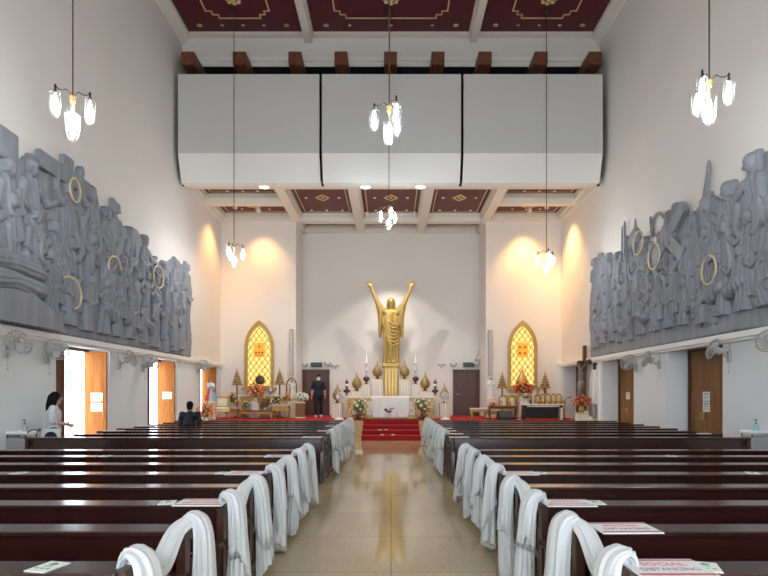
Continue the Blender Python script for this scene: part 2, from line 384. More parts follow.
for x0, x1, y0, y1, k in bays:
    c = .10; g = .035
    for (a0, a1, b0, b1) in ((x0 + c, x1 - c, y0 + c, y0 + c + g), (x0 + c, x1 - c, y1 - c - g, y1 - c), (x0 + c, x0 + c + g, y0 + c, y1 - c), (x1 - c - g, x1 - c, y0 + c, y1 - c)):
        so.box(a0, a1, b0, b1, SR - .015, SR)
    xc, yc = (x0 + x1) / 2, (y0 + y1) / 2
    if k == 1:
        for i in range(4):
            a, b2 = (math.cos(i * PI / 2), math.sin(i * PI / 2)), (math.cos(i * PI / 2 + PI / 2), math.sin(i * PI / 2 + PI / 2))
            so.tube([(xc + a[0] * .24, yc + a[1] * .30, SR - .01), (xc + b2[0] * .24, yc + b2[1] * .30, SR - .01)], .03, 6)
        so.ball((xc, yc, SR - .01), .07, 8, (1, 1, .4))
        st_ = [(-.62, 0), (.62, 0), (-.62, 1.45), (0, 1.45), (.62, 1.45), (-.62, -1.45), (.62, -1.45), (0, -1.45)]
    else:
        so.tube([(xc + .28 * math.cos(q * PI / 6), yc + .18 * math.sin(q * PI / 6), SR - .01) for q in range(12)], .03, 6, closed=True)
        st_ = [(-.95, 0), (.95, 0), (-.55, .42), (.55, .42), (0, .45), (-.55, -.42), (.55, -.42)] if k == 0 else [(-.5, 0), (.5, 0)]
    for dx, dy in st_: sl.lathe([(.055, -.03), (.06, -.005), (.03, .0)], (xc + dx, yc + dy, SR), 8)
sl.build('ceiling_studs', mat('cream_stud', (.9, .82, .66), .4), sc); so.build('gold_ornaments', M['goldline'], sc)
for px, lb in ((264, 'bright round downlight at the edge of the sanctuary ceiling, leftmost of three'), (365.5, 'bright round downlight at the sanctuary ceiling edge, just left of the centre'), (420.5, 'bright round downlight at the sanctuary ceiling edge, rightmost of three')):
    t = thing('downlight', lb, 'ceiling light', (X(px, 19.02), 19.02, SZ), 0, 'downlights at the edge of the sanctuary ceiling')
    MB().lathe([(.19, -.02), (.19, 0), (.14, 0), (.14, -.02)], n=20).build('trim_ring', M['white'], t)
    MB().lathe([(.15, -.026), (.15, -.012)], n=20).build('diffuser', M['downlight'], t)
# ================================================================ doors, exterior
gp = MB().box(-40, -7.64, -10, 45, -.2, -.02); struct('pavement', gp, M['pave'])
def leaf(mb, x0, x1, y0, y1, z0=.02, z1=2.62): mb.bbox(x0, x1, y0, y1, z0, z1, .006)
dn = 0
closed_to = {0: 12.98, 1: 17.55, 2: 22.25}
for i, (o0, o1) in enumerate(OPEN['left']):
    dn += 1
    fr = MB().box(-7.63, -7.52, o0, o0 + .07, 0, DH).box(-7.63, -7.52, o1 - .03, o1, 0, DH).box(-7.63, -7.52, o0, o1, DH - .07, DH)
    d = struct('door_%d' % dn, fr, M['darkwood'])
    lf = MB(); leaf(lf, -7.61, -7.56, o0 + .08, closed_to[i]); lf.box(-7.558, -7.55, closed_to[i] - .12, closed_to[i] - .02, .1, 2.5); lf.build('door_leaf', M['darkwood'], d)  # closed leaf coloured dark to stand for its backlit shade
    ol = MB(); leaf(ol, -7.60, -7.05, o1 - .085, o1 - .04)
    for z0, z1 in ((.15, 1.15), (1.3, 2.5)): ol.box(-7.52, -7.13, o1 - .09, o1 - .084, z0, z1)
    o = ol.build('door_leaf', M['door'], d); o['label'] = 'honey coloured leaf folded open'
    MB().tube([(-7.1, o1 - .085, .98), (-7.1, o1 - .13, .98), (-7.1, o1 - .13, 1.14), (-7.1, o1 - .085, 1.14)], .01).build('handle', M['gold'], o)
for i, (o0, o1) in enumerate(OPEN['right']):
    dn += 1
    fr = MB().box(7.52, 7.63, o0, o0 + .06, 0, DH).box(7.52, 7.63, o1 - .06, o1, 0, DH).box(7.52, 7.63, o0, o1, DH - .07, DH)
    d = struct('door_%d' % dn, fr, M['darkwood'])
    w_ = (o1 - o0 - .12) / 4
    for k in range(4):
        y0 = o0 + .06 + w_ * k
        lf = MB(); leaf(lf, 7.57, 7.615, y0 + .005, y0 + w_ - .005)
        for q in range(1, 4): lf.box(7.565, 7.571, y0 + w_ * q / 4 - .004, y0 + w_ * q / 4 + .004, .1, 2.3)
        lf.box(7.562, 7.571, y0 + .02, y0 + w_ - .02, 2.32, 2.36)
        lfo = lf.build('door_leaf', M['doorshaded'], d)
        if k in (1, 2, 3):
            yh = y0 + (.06 if k != 2 else w_ - .06)
            MB().tube([(7.57, yh, .95), (7.53, yh, .95), (7.53, yh, 1.12), (7.57, yh, 1.12)], .011).build('handle', M['gold'], lfo)
def notice(loc, rz, wd, ht, label, ink):
    t = thing('paper_notice', label, 'notice', loc, rz, 'paper notices taped to the side doors')   # faces local -y
    MB().box(-wd / 2, wd / 2, -.003, 0, -ht / 2, ht / 2).build('sheet', M['paper'], t)
    m = MB().box(-wd * .38, wd * .38, -.0045, -.003, ht * .22, ht * .36)
    for q in range(4): m.box(-wd * .36, wd * (.36 - .12 * (q % 2)), -.0045, -.003, ht * (.08 - .12 * q), ht * (.12 - .12 * q))
    m.build('print', M[ink], t)
o1 = OPEN['left'][0][1]
notice((-7.28, o1 - .092, 1.50), 0, .29, .21, 'upper of two blue-printed paper notices on the nearest open honey door', 'blueink')
notice((-7.28, o1 - .092, 1.25), 0, .29, .21, 'lower of two blue-printed paper notices on the nearest open honey door', 'blueink')
notice((-7.28, OPEN['left'][1][1] - .092, 1.52), 0, .31, .23, 'single paper notice on the second honey door from the front on the left wall', 'blueink')
notice((7.558, 13.42, 1.52), -PI / 2, .30, .22, 'upper of two white notices on the nearest brown door in the right wall', 'blueink')
notice((7.558, 13.42, 1.27), -PI / 2, .30, .25, 'lower of two white notices on the nearest brown door in the right wall', 'greyink')
notice((7.558, 17.86, 1.51), -PI / 2, .30, .22, 'single white notice on the second brown door in the right wall', 'greyink')
t = thing('banner_stand', 'blue and white banner seen outside through the nearest open left door', 'banner', (-12.2, 21.2, -.02), R(30))
MB().box(-.22, .22, -.01, .01, .25, 2.9).build('banner', M['paper'], t); MB().box(-.12, .16, -.014, -.01, 1.7, 2.5).build('print', M['blueink'], t)
MB().box(-.35, .35, -.15, .15, 0, .05).box(-.02, .02, .01, .03, .05, 2.9).build('stand', M['steel'], t)
# back doors beside the altar
for sg, px0, px1 in ((-1, 304, 328.5), (1, 454, 478)):
    dn += 1; x0, x1 = X(px0, 24.7), X(px1, 24.7)
    fr = MB().box(x0 - .05, x0 + .03, 24.6, 24.72, .6, 2.62).box(x1 - .03, x1 + .05, 24.6, 24.72, .6, 2.62).box(x0 - .05, x1 + .05, 24.6, 24.72, 2.55, 2.63)
    d = struct('door_%d' % dn, fr, M['darkwood'])
    lf = MB().bbox(x0 + .03, x1 - .03, 24.64, 24.72, .62, 2.55, .008); xm = (x0 + x1) / 2; w_ = (x1 - x0) / 2
    for cx in (x0 + .03 + w_ * .5, x1 - .03 - w_ * .5):
        for z0, z1 in ((.75, 1.2), (1.32, 1.85), (1.97, 2.42)): lf.bbox(cx - w_ * .33, cx + w_ * .33, 24.625, 24.66, z0, z1, .01)
    lfo = lf.build('door_leaf', M['darkwood'], d)
    xh = x0 + .12 if sg > 0 else x1 - .12
    MB().tube([(xh, 24.64, 1.55), (xh, 24.58, 1.55), (xh + sg * .14, 24.58, 1.55)], .014).build('handle', M['steel'], lfo)
    t = thing('sign_box', 'dark sign box above the %s brown door beside the altar' % ('left' if sg < 0 else 'right'), 'sign', (xm + (.02 if sg < 0 else .1), 24.62, 2.74), 0, 'dark boxes above the two back doors')
    MB().bbox(-.24, .24, -.08, .06, 0, .2, .01).build('housing', M['black'], t); MB().box(-.21, .21, -.085, -.08, .03, .17).build('face', mat('dark_face', (.02, .05, .035), .3), t)
    for px, py, nm in (((305, 365.5, 'left of'), (328, 365, 'right of'))):
        px2 = px if sg < 0 else px + 148.5
        x, z = X(px2, 24.6), Z(py, 24.6)
        t = thing('emergency_light', 'small twin-headed emergency light %s the sign box over the %s back door' % (nm, 'left' if sg < 0 else 'right'), 'lamp', (x, 24.6, z), 0, 'emergency lights over the back doors')
        MB().bbox(-.1, .1, 0, .1, -.06, .03, .01).build('battery_box', M['grey'], t)
        for s_ in (-1, 1): MB().lathe([(.02, 0), (.06, .08), (.05, .09)], (s_ * .08, -.02, .06), 12, axis=(s_ * .4, -1, .1)).build('lamp_head', M['steel'], t)
for px, py, lb in ((335.3, 366, 'thin microphone-like bracket on the back wall right of the left door'), (441.5, 365, 'small bracket lamp on the back wall left of the right door')):
    t = thing('wall_spotlight', lb, 'lamp', (X(px, 24.68), 24.68, Z(py, 24.68)))
    MB().box(-.03, .03, 0, .02, -.12, .02).build('bracket', M['grey'], t)
    for s_ in (-1, 1): MB().lathe([(.02, 0), (.05, .1), (.045, .11)], (s_ * .05, -.02, 0), 10, axis=(s_ * 1, -.5, .15)).build('lamp_head', M['grey'], t)
t = thing('security_camera', 'small wall camera with raised arm above the right back door', 'camera', (X(477, 24.6), 24.6, Z(358, 24.6)))
MB().tube([(-.08, .1, -.1), (-.02, 0, 0), (.06, -.03, .2), (.08, -.03, .36)], .018).build('arm', M['grey'], t); MB().bbox(-.06, .12, -.14, .02, -.14, -.05, .015).build('camera_head', M['grey'], t)

# ================================================================ arched backlit windows
def arch_pts(cx, a, zb, zs, za, n=14):
    r = za - zs; c = (r * r - a * a) / (2 * a); Rr = a + c; th = math.atan2(r, c)
    pts = [(cx + a, zb)] + [(cx - c + Rr * math.cos(th * i / n), zs + Rr * math.sin(th * i / n)) for i in range(n + 1)]
    return pts + [(2 * cx - x, z) for x, z in reversed(pts[:-1])]
def arch_window(n, px, label_side):
    cx = X(px, 23.0); zb, zs, za, a = 1.80, 3.46, 4.58, .60
    po = arch_pts(cx, a, zb, zs, za); pi_ = arch_pts(cx, a - .13, zb + .1, zs, za - .22)
    fr = MB(); y0, y1 = 22.90, 23.0; k = len(po)
    vs = [(x, y0, z) for x, z in po] + [(x, y0, z) for x, z in pi_] + [(x, y1, z) for x, z in po] + [(x, y1, z) for x, z in pi_]
    fs = []
    for i in range(k):
        j = (i + 1) % k
        fs += [(i, j, k + j, k + i), (2 * k + i, 3 * k + i, 3 * k + j, 2 * k + j), (i, 2 * k + i, 2 * k + j, j), (k + i, k + j, 3 * k + j, 3 * k + i)]
    fr.add(vs, fs); fr.bbox(cx - a - .1, cx + a + .1, 22.8, 23.0, zb - .08, zb + .02, .01)
    w_ = struct('window_%d' % n, fr, M['goldpaint'])
    g = MB(); g.add([(x, 22.985, z) for x, z in pi_], [tuple(range(k))]); g.build('glowing_pane', M['glow'], w_)
    la = MB(); s = .235
    c = ((za - .22 - zs) ** 2 - (a - .13) ** 2) / (2 * (a - .13))
    def inside(x, z):
        dx = abs(x - cx)
        if z < zb + .1: return False
        return dx < a - .13 if z < zs else (dx + c) ** 2 + (z - zs) ** 2 < (a - .13 + c) ** 2
    for sg in (-1, 1):
        for q in range(-16, 17):
            run = []
            for i in range(240):
                z = zb + i * .012; x = cx + sg * (z - 3.0) / 1.35 + q * s
                if inside(x, z): run.append((x, 22.975, z))
            if len(run) > 3: la.tube([run[0], run[-1]], .016, 5)
            if sg > 0:
                for (x, y, z) in run[10::26]: la.ball((x, y, z), .03, 6, (1, .5, 1))
    la.build('lattice', M['goldpaint'], w_)
    o = MB().bbox(cx - .23, cx + .23, 22.95, 22.98, 3.07, 3.66, .008).build('plaque', M['orangeplaque'], w_)
    mk = MB()
    if n == 1:
        mk.box(cx - .02, cx + .02, 22.94, 22.95, 3.41, 3.59).box(cx - .08, cx + .08, 22.94, 22.95, 3.50, 3.53)
        for dx in (-.13, 0, .13): mk.lathe([(.05, 0), (.05, .01)], (cx + dx, 22.95, 3.26), 10, axis=(0, -1, 0))
        mk.box(cx - .17, cx + .17, 22.94, 22.95, 3.13, 3.17)
    else:
        for dx, dz in ((-.1, .12), (.1, .12), (-.1, -.13), (.1, -.13)): mk.lathe([(.055, 0), (.055, .01)], (cx + dx, 22.95, 3.365 + dz), 10, axis=(0, -1, 0))
    mk.build('raised_marks', mat('plaque_mark', (.55, .22, .04), .5), w_)
arch_window(1, 259.5, 'left'); arch_window(2, 522.2, 'right')
for sg, px, z0, z1 in ((-1, 291.3, Z(376, 22.9), Z(329, 22.9)), (1, 490, Z(376, 22.9), Z(330, 22.9))):
    t = thing('column_speaker', 'tall narrow grey column speaker on the wall %s of the altar' % ('left' if sg < 0 else 'right'), 'speaker', (X(px, 22.9), 23.0, z0), 0, 'column speakers flanking the sanctuary')
    h = z1 - z0
    MB().bbox(-.075, .075, -.14, -.02, 0, h, .012).build('cabinet', mat('speaker_grey', (.40, .385, .36), .6), t)
    g = MB().box(-.06, .06, -.146, -.14, .06, h - .06); g.build('grille', mat('grille_grey', (.50, .48, .45), .6), t)
    MB().box(-.03, .03, -.03, 0, .2, .3).box(-.03, .03, -.03, 0, h - .3, h - .2).build('bracket', M['grey'], t)

# ================================================================ pews
def make_pew(L, label, group):
    t = thing('church_pew', label, 'pew', (0, 0, 0), 0, group); a = L / 2
    MB().bbox(-a + .06, a - .06, .14, .52, .40, .435, .008).build('seat', M['pew'], t)
    MB().prism([(.085, .10), (.115, .10), (.155, .775), (.115, .775)], 'x', -a + .05, a - .05).build('backrest', M['pew'], t)
    MB().bbox(-a, a, 0, .19, .772, .80, .006).build('book_ledge', M['pew'], t)
    MB().bbox(-a + .06, a - .06, -.07, .13, .46, .48, .004).box(-a + .06, a - .06, -.075, -.06, .46, .53).build('book_shelf', M['pew'], t)
    kn_ = MB().bbox(-a + .1, a - .1, -.17, -.02, .16, .19, .005).build('kneeler', M['pew'], t)
    MB().bbox(-a + .1, a - .1, -.165, -.025, .19, .235, .015).build('kneeler_pad', M['pad'], kn_)
    for s in (-1, 1):
        e = MB(); x0, x1 = (s * a - .025, s * a + .025)
        e.prism([(.02, 0), (.07, 0), (.12, .77), (.03, .77)], 'x', x0, x1)
        e.prism([(.48, 0), (.53, 0), (.53, .58), (.48, .56)], 'x', x0, x1)
        e.prism([(.03, .76), (.03, .80), (.19, .80), (.22, .68), (.54, .62), (.54, .57), (.20, .62), (.15, .72)], 'x', x0 - .008, x1 + .008)
        e.box(x0, x1, .05, .50, .05, .11); e.box(x0, x1, .07, .50, .38, .44)
        for q in range(4): e.box(x0 + .008, x1 - .008, .15 + q * .09, .175 + q * .09, .1, .60)
        e.prism([(-.17, 0), (-.13, 0), (-.03, .5), (.1, .5), (.1, .54), (-.08, .54)], 'x', x0, x1)
        e.build('end_panel', M['pewin'], t)
    MB().prism([(.09, 0), (.5, 0), (.5, .40), (.12, .40)], 'x', -.02, .02).build('middle_support', M['pewin'], t)
    return t
REAR = [2.48 + .755 * k for k in range(8)]; FRONT = [10.02 + .85 * k for k in range(8)]
ordr = ['nearest', 'second', 'third', 'fourth', 'fifth', 'sixth', 'seventh', 'eighth']
XL, XR = -1.20, 1.08
pr_ = make_pew(5.32, '', 'dark pews right of the aisle'); pl_ = make_pew(4.92, '', 'dark pews left of the aisle')
used = set()
def place_pew(side, y, label, long=False):
    src = pr_ if side == 'right' or long else pl_
    cx = XR + .025 + 2.66 if side == 'right' else (XL - .025 - 2.66 if long else XL - .025 - 2.46)
    g = 'dark pews %s of the aisle' % side
    if src not in used and not long:
        used.add(src); src.location = (cx, y, 0); src['label'] = label; src['group'] = g; return src
    return dup(src, label, (cx, y, 0), group=g)
for side in ('right', 'left'):
    for k, y in enumerate(REAR):
        place_pew(side, y, 'dark mahogany pew %s of the aisle, %s row from the viewer' % (side, ordr[k]))
    for k, y in enumerate(FRONT):
        nm = 'first row past the cross aisle' if k == 0 else ('row closest to the altar steps' if k == 7 else ordr[k] + ' row past the cross aisle')
        place_pew(side, y, 'dark mahogany pew %s of the aisle, %s' % (side, nm), long=(side == 'left' and k == 0))

# ================================================================ tulle drapes
def bez(p, n):
    """Catmull-Rom through points p"""
    p = [Vector(q) for q in p]; P = [p[0] * 2 - p[1]] + p + [p[-1] * 2 - p[-2]]; out = []
    for i in range(1, len(P) - 2):
        for k in range(n):
            t = k / n; a, b, c, d = P[i - 1], P[i], P[i + 1], P[i + 2]
            out.append(.5 * ((2 * b) + (c - a) * t + (2 * a - 5 * b + 4 * c - d) * t * t + (3 * b - a - 3 * c + d) * t ** 3))
    out.append(p[-1]); return out
def ruffle(mb, pts, rad, ph=0, lobes=6, amp=.22, n=36, hem=0.0, axis=(0, 1, 0)):
    """soft gathered cloth swept along pts; rad = (along axis, across) per control point, interpolated; deep folds run lengthwise"""
    m = 7; P = bez(pts, m); N = len(P); vs = []; fs = []; ax = Vector(axis)
    for i, p in enumerate(P):
        s = i / (N - 1) * (len(rad) - 1); j = min(int(s), len(rad) - 2); f = s - j
        ra = rad[j][0] * (1 - f) + rad[j + 1][0] * f; rb = rad[j][1] * (1 - f) + rad[j + 1][1] * f
        t = (P[min(i + 1, N - 1)] - P[max(i - 1, 0)]).normalized()
        a = ax - t * ax.dot(t)
        a = a.normalized() if a.length > .2 else frame_of(t)[0]
        b = t.cross(a).normalized(); u = i / (N - 1)
        for k in range(n):
            th = 2 * PI * k / n
            q = 1 + amp * ((abs(math.sin(lobes * th / 2 + ph + .8 * math.sin(3 * u + ph))) ** .6 - .7) * 1.3 + math.sin((lobes * 2 - 1) * th + 2.1 * ph + 2 * u) * .22) * (.6 + .5 * u)
            v = p + (a * math.cos(th) * ra + b * math.sin(th) * rb) * q
            if i == N - 1: v += t * hem * math.sin(th + ph)
            vs.append(v)
    for i in range(N - 1):
        for k in range(n): k2 = (k + 1) % n; fs.append((i * n + k, i * n + k2, (i + 1) * n + k2, (i + 1) * n + k))
    fs += [tuple(range(n))[::-1], tuple((N - 1) * n + k for k in range(n))]
    mb.add(vs, fs, True)
def strand(mb, xe, out, y, ph, ln=1.0, tier=True):
    d = random.uniform(-.03, .03); zb = .06 + random.uniform(0, .07)
    ruffle(mb, [(xe - out * .05, y + .01, .79), (xe - out * .03, y + .02, .845), (xe + out * .03, y, .868), (xe + out * .085, y - .01, .79), (xe + out * .10, y - .02 + d, .5), (xe + out * (.12 + d), y - .04 + d * 2, zb)],
           [(.04, .012), (.055, .018), (.065, .028), (.085, .042), (.105, .052), (.13, .062)], ph, lobes=8, amp=.36, n=64, hem=.07)
    if tier:
        ruffle(mb, [(xe - out * .01, y - .02, .868), (xe + out * .075, y - .04, .80), (xe + out * .12, y - .07 + d, .42 + 2 * d)],
               [(.05, .028), (.085, .045), (.12, .058)], ph + 2, lobes=8, amp=.36, n=56, hem=.15)
def swag(mb, xe, out, yf, yn, ph):
    ym = (yf + yn) / 2
    ruffle(mb, [(xe + out * .03, yf - .01, .855), (xe - out * .035, yf - .12, .80), (xe - out * .06, ym + .06, .645), (xe - out * .04, yn + .12, .70), (xe - out * .015, yn + .05, .84), (xe + out * .02, yn, .86)],
           [(.04, .03), (.05, .036), (.06, .045), (.058, .042), (.045, .03), (.035, .024)], ph, lobes=8, amp=.34, n=52, axis=(1, 0, 0))
n_ = 0
TG = 'white tulle drapes over the pew ends'
for side, xe, out in (('left', XL, 1), ('right', XR, -1)):
    prs = [(REAR, 1, 0), (REAR, 3, 2), (REAR, 5, 4), (REAR, 7, 6), (FRONT, 2, 1), (FRONT, 4, 3), (FRONT, 6, 5), (FRONT, 7, None)]
    nm = ['over the nearest two pew ends', 'over the third and fourth nearest pew ends', 'over the fifth and sixth nearest pew ends', 'over the two pew ends just before the cross aisle',
          'over the second and third pew ends past the cross aisle', 'over the fourth and fifth pew ends past the cross aisle', 'over the sixth and seventh pew ends past the cross aisle', 'over the pew end nearest the altar steps']
    for (rows, f, nr), lb in zip(prs, nm):
        mb = MB(); n_ += 1
        strand(mb, xe, out, rows[f] + .1, n_ * 1.7, tier=(n_ % 3 != 1) if side == 'left' else True)
        if nr is not None:
            swag(mb, xe, out, rows[f] + .1, rows[nr] + .1, n_)
            strand(mb, xe, out, rows[nr] + .1, n_ * 2.3 + 1, tier=nr != 0)
        o = mb.build('tulle_drape', M['tulle'])
        tag(o, 'tulle drape %s of the aisle, %s' % (side, lb.replace('over the ', '').replace('just ', '')), 'drape', TG)

# ================================================================ signs, cards and booklets on the pews
tm1 = text_mesh('SOCIAL', .062); tm2 = text_mesh('DISTANCING', .056); tm1.materials.clear(); tm1.materials.append(M['pinkink']); tm2.materials.clear(); tm2.materials.append(M['greyink'])
M_SIGN = mat('sign_red', (.50, .13, .15), .5)
sg_ = thing('distancing_sign', '', 'sign', (0, 0, 0), 0, 'printed distancing signs on the pew ledges')
bd_ = MB().box(-.175, .175, -.13, .13, 0, .006).build('board', M['paper'], sg_)
MB().box(-.17, .17, .098, .116, .006, .0075).build('red_band', M_SIGN, bd_); MB().box(-.165, .165, -.112, -.088, .006, .0075).build('red_band', M_SIGN, bd_)
o = bpy.data.objects.new('lettering', tm1); COL.objects.link(o); o.parent = bd_; o.location = (.0, .045, .0072); o['label'] = 'pink word SOCIAL'
o = bpy.data.objects.new('lettering', tm2); COL.objects.link(o); o.parent = bd_; o.location = (.0, -.032, .0072); o.scale = (.80, 1, 1); o['label'] = 'grey word DISTANCING'
signs = []
for k, px in ((0, 664), (1, 622), (2, 566), (4, 518)): signs.append(('right', X(px, REAR[k] + .1), REAR[k] + .03, 'SOCIAL DISTANCING sign on the %s pew ledge right of the aisle' % ordr[k]))
for k, px in ((2, 203), (4, 246), (6, 280)): signs.append(('left', X(px, REAR[k] + .1), REAR[k] + .05, 'SOCIAL DISTANCING sign on the %s pew ledge left of the aisle' % ordr[k]))
for k, px in ((0, 459), (1, 454), (2, 447.5), (3, 444)): signs.append(('right', X(px, FRONT[k] + .1), FRONT[k] + .05, 'distancing sign right of the aisle, %s pew past the cross aisle' % (ordr[k] if k else 'first')))
for k, px in ((0, 312), (2, 326), (4, 333)): signs.append(('left', X(px, FRONT[k] + .1), FRONT[k] + .05, 'distancing sign left of the aisle, %s pew past the cross aisle' % (ordr[k] if k else 'first')))
for i, (sd, x, y, lb) in enumerate(signs):
    if i == 0: sg_.location = (x, y + .04, .8); sg_['label'] = lb
    else: dup(sg_, lb, (x, y + .04, .8), rz=random.uniform(-.03, .03))
cd = thing('service_card', '', 'card', (0, 0, 0), 0, 'small printed cards on the pew ledges')
MB().box(-.055, .055, -.075, .075, 0, .004).build('sheet', M['paper'], cd)
cm = MB().box(-.02, .02, .0, .007, .004, .005)
for q in range(7):
    an = q * .9; cm.lathe([(.008, 0), (.008, .001)], (.013 * math.cos(an), .035 + .012 * math.sin(an), .004), 8)
for q in range(3): cm.box(-.040 + q * .03, -.022 + q * .03, -.035, -.022, .004, .005)
cm.build('print', M['greenink'], cd)
cards = [(0, 49, 'left', 'white and green card lying alone on the nearest left pew ledge'), (2, 168, 'left', 'small card beside the sign on the third left pew ledge'), (4, 223, 'left', 'small card beside the sign on the fifth left pew ledge'),
         (4, 20, 'left', 'small card lying far from the aisle on the fifth left pew ledge'), (6, 106, 'left', 'small card lying far from the aisle on the seventh left pew ledge'),
         (0, 705, 'right', 'white and green card beside the sign on the nearest right pew ledge'), (2, 595, 'right', 'small card beside the sign on the third right pew ledge'), (4, 541, 'right', 'small card beside the sign on the fifth right pew ledge'),
         (6, 671, 'right', 'small card lying far from the aisle on the seventh right pew ledge'), (4, 752, 'right', 'small card lying far from the aisle on the fifth right pew ledge')]
for i, (k, px, sd, lb) in enumerate(cards):
    loc = (X(px, REAR[k] + .1), REAR[k] + .09, .8); rz = random.uniform(-.35, .35)
    if i == 0: cd.location = loc; cd.rotation_euler.z = -.25; cd['label'] = lb
    else: dup(cd, lb, loc, rz)
bk = thing('booklet', '', 'booklet', (0, 0, 0), 0, 'booklets left on the pews')
MB().box(-.11, .11, -.075, .075, 0, .012).build('cover', M['paper'], bk); MB().box(-.1, -.02, -.06, .06, .012, .013).build('print', M['greyink'], bk)
bl = [((X(110, FRONT[2] + .1), FRONT[2] + .1, .8), 'white booklet at the wall end of the third left pew past the cross aisle'), ((X(119, FRONT[2] + .1), FRONT[2] + .1, .8), 'white booklet second from the wall on the third left pew past the cross aisle'),
      ((X(139, FRONT[4] + .1), FRONT[4] + .09, .8), 'white booklet at the wall end of the fifth left pew past the cross aisle'), ((X(149, FRONT[4] + .1), FRONT[4] + .09, .8), 'white booklet second from the wall on the fifth left pew past the cross aisle'),
      ((X(704, FRONT[1] + .1), FRONT[1] + .1, .8), 'white booklet at the wall end of the second right pew past the cross aisle'),
      ((XL - .2, REAR[1] - .02, .481), 'white booklet on the shelf behind the second nearest left pew'), ((XL - .2, REAR[2] - .02, .481), 'white booklet on the shelf behind the third nearest left pew'),
      ((XR + .2, REAR[2] - .02, .481), 'white booklet nearer the aisle on the third nearest right pew shelf'), ((XR + .46, REAR[2] - .02, .481), 'white booklet further from the aisle on the third nearest right pew shelf')]
for i, (loc, lb) in enumerate(bl):
    if i == 0: bk.location = loc; bk['label'] = lb
    else: dup(bk, lb, loc, random.uniform(-.1, .1))

# ================================================================ chandeliers
ch = thing('chandelier', '', 'chandelier', (0, 0, 0), 0, 'hanging glass chandeliers')
MB().lathe([(.012, .06), (.02, .03), (.045, .0), (.05, -.03), (.03, -.06), (.045, -.09), (.03, -.12), (.012, -.14), (.012, -.34), (.03, -.345), (.03, -.36)], n=14).build('hub', M['bronze'], ch)
def shade(r, z0, ln):
    g = MB(); g.lathe([(r * .35, z0 + .075), (r * 1.05, z0 + .055), (r * 1.1, z0 + .035), (r * .5, z0 + .02)], n=18)
    P = [(r * 1.02, 0), (r * .95, -.02), (r * 1.0, -.25 * ln), (r * .97, -.5 * ln), (r * .78, -.78 * ln), (r * .42, -.93 * ln), (r * .05, -ln)]
    vs = []; n = 18
    g.lathe([(a, z0 + b) for a, b in P], n=n)
    for q in range(6):
        an = q * PI / 3; g.tube([(a * 1.02 * math.cos(an), a * 1.02 * math.sin(an), z0 + b) for a, b in P], .004, 5)
    b = MB().lathe([(r * .15, z0 + .01), (r * .36, z0 - .04), (r * .42, z0 - ln * .45), (r * .34, z0 - ln * .68), (r * .1, z0 - ln * .80)], n=12)
    return g, b
g_, b_ = shade(.080, -.125, .33); gm, bm_ = g_.mesh('glass_shade', M['glass']), b_.mesh('bulb', M['bulb'])
armm = MB().tube(bez([(.03, 0, -.02), (.09, 0, .055), (.15, 0, .02), (.21, 0, .005), (.265, 0, .02), (.27, 0, -.06)], 5), .010, 6).lathe([(.012, .07), (.02, .04), (.012, .0), (.03, -.03), (.012, -.05)], (.27, 0, -.01), 8).mesh('arm', M['iron'])
for k in range(3):
    an = k * 2 * PI / 3
    for nm, me, off in (('arm', armm, 0), ('glass_shade', gm, .27), ('bulb', bm_, .27)):
        o = bpy.data.objects.new(nm, me); COL.objects.link(o)
        if nm == 'arm': o.parent = ch; o.rotation_euler.z = an; arm_o = o
        else: o.parent = arm_o; o.location = (off, 0, 0)
g_, b_ = shade(.105, -.36, .36); gs_ = g_.build('glass_shade', M['glass'], ch); b_.build('bulb', M['bulb'], gs_)
chl = [(-5.0, 8.8, Z(96, 8.8), 0.0, 'glass chandelier high on the left, hanging above the grey relief'), (5.0, 8.8, Z(80, 8.8), 1.75, 'glass chandelier high on the right, hanging above the grey relief'),
       (-.03, 10.0, Z(106, 10.0), 1.0, 'glass chandelier in front of the middle white hanging panel'), (X(234, 17.6), 17.6, Z(246, 17.6), .2, 'far left glass chandelier against the warm niche wall'),
       (X(546.5, 17.6), 17.6, Z(252, 17.6), .5, 'far right glass chandelier against the warm niche wall'), (X(389, 17.6), 17.6, Z(208, 17.6), .8, 'small far glass chandelier straight below the centre one, under the sanctuary ceiling'),
       (-5.0, 0.2, 6.2, .3, 'unseen glass chandelier added to light the nave, left'), (5.0, .2, 6.2, .9, 'unseen glass chandelier added to light the nave, right'), (0, 1.5, 6.4, .1, 'unseen glass chandelier added to light the nave, centre')]  # last three are unseen, added to light the nave from out of frame
for i, (x, y, z, rz, lb) in enumerate(chl):
    if i == 0: c = ch; c.location = (x, y, z); c.rotation_euler.z = rz; c['label'] = lb
    else: c = dup(ch, lb, (x, y, z), rz)
    chl[i] = (c, z)
for c, z in chl:
    MB().tube([(0, 0, .05), (0, 0, 13.55 - z)], .011, 6).lathe([(.09, 13.5 - z), (.05, 13.58 - z), (.09, 13.6 - z)], n=12).build('cord', M['iron'], c)

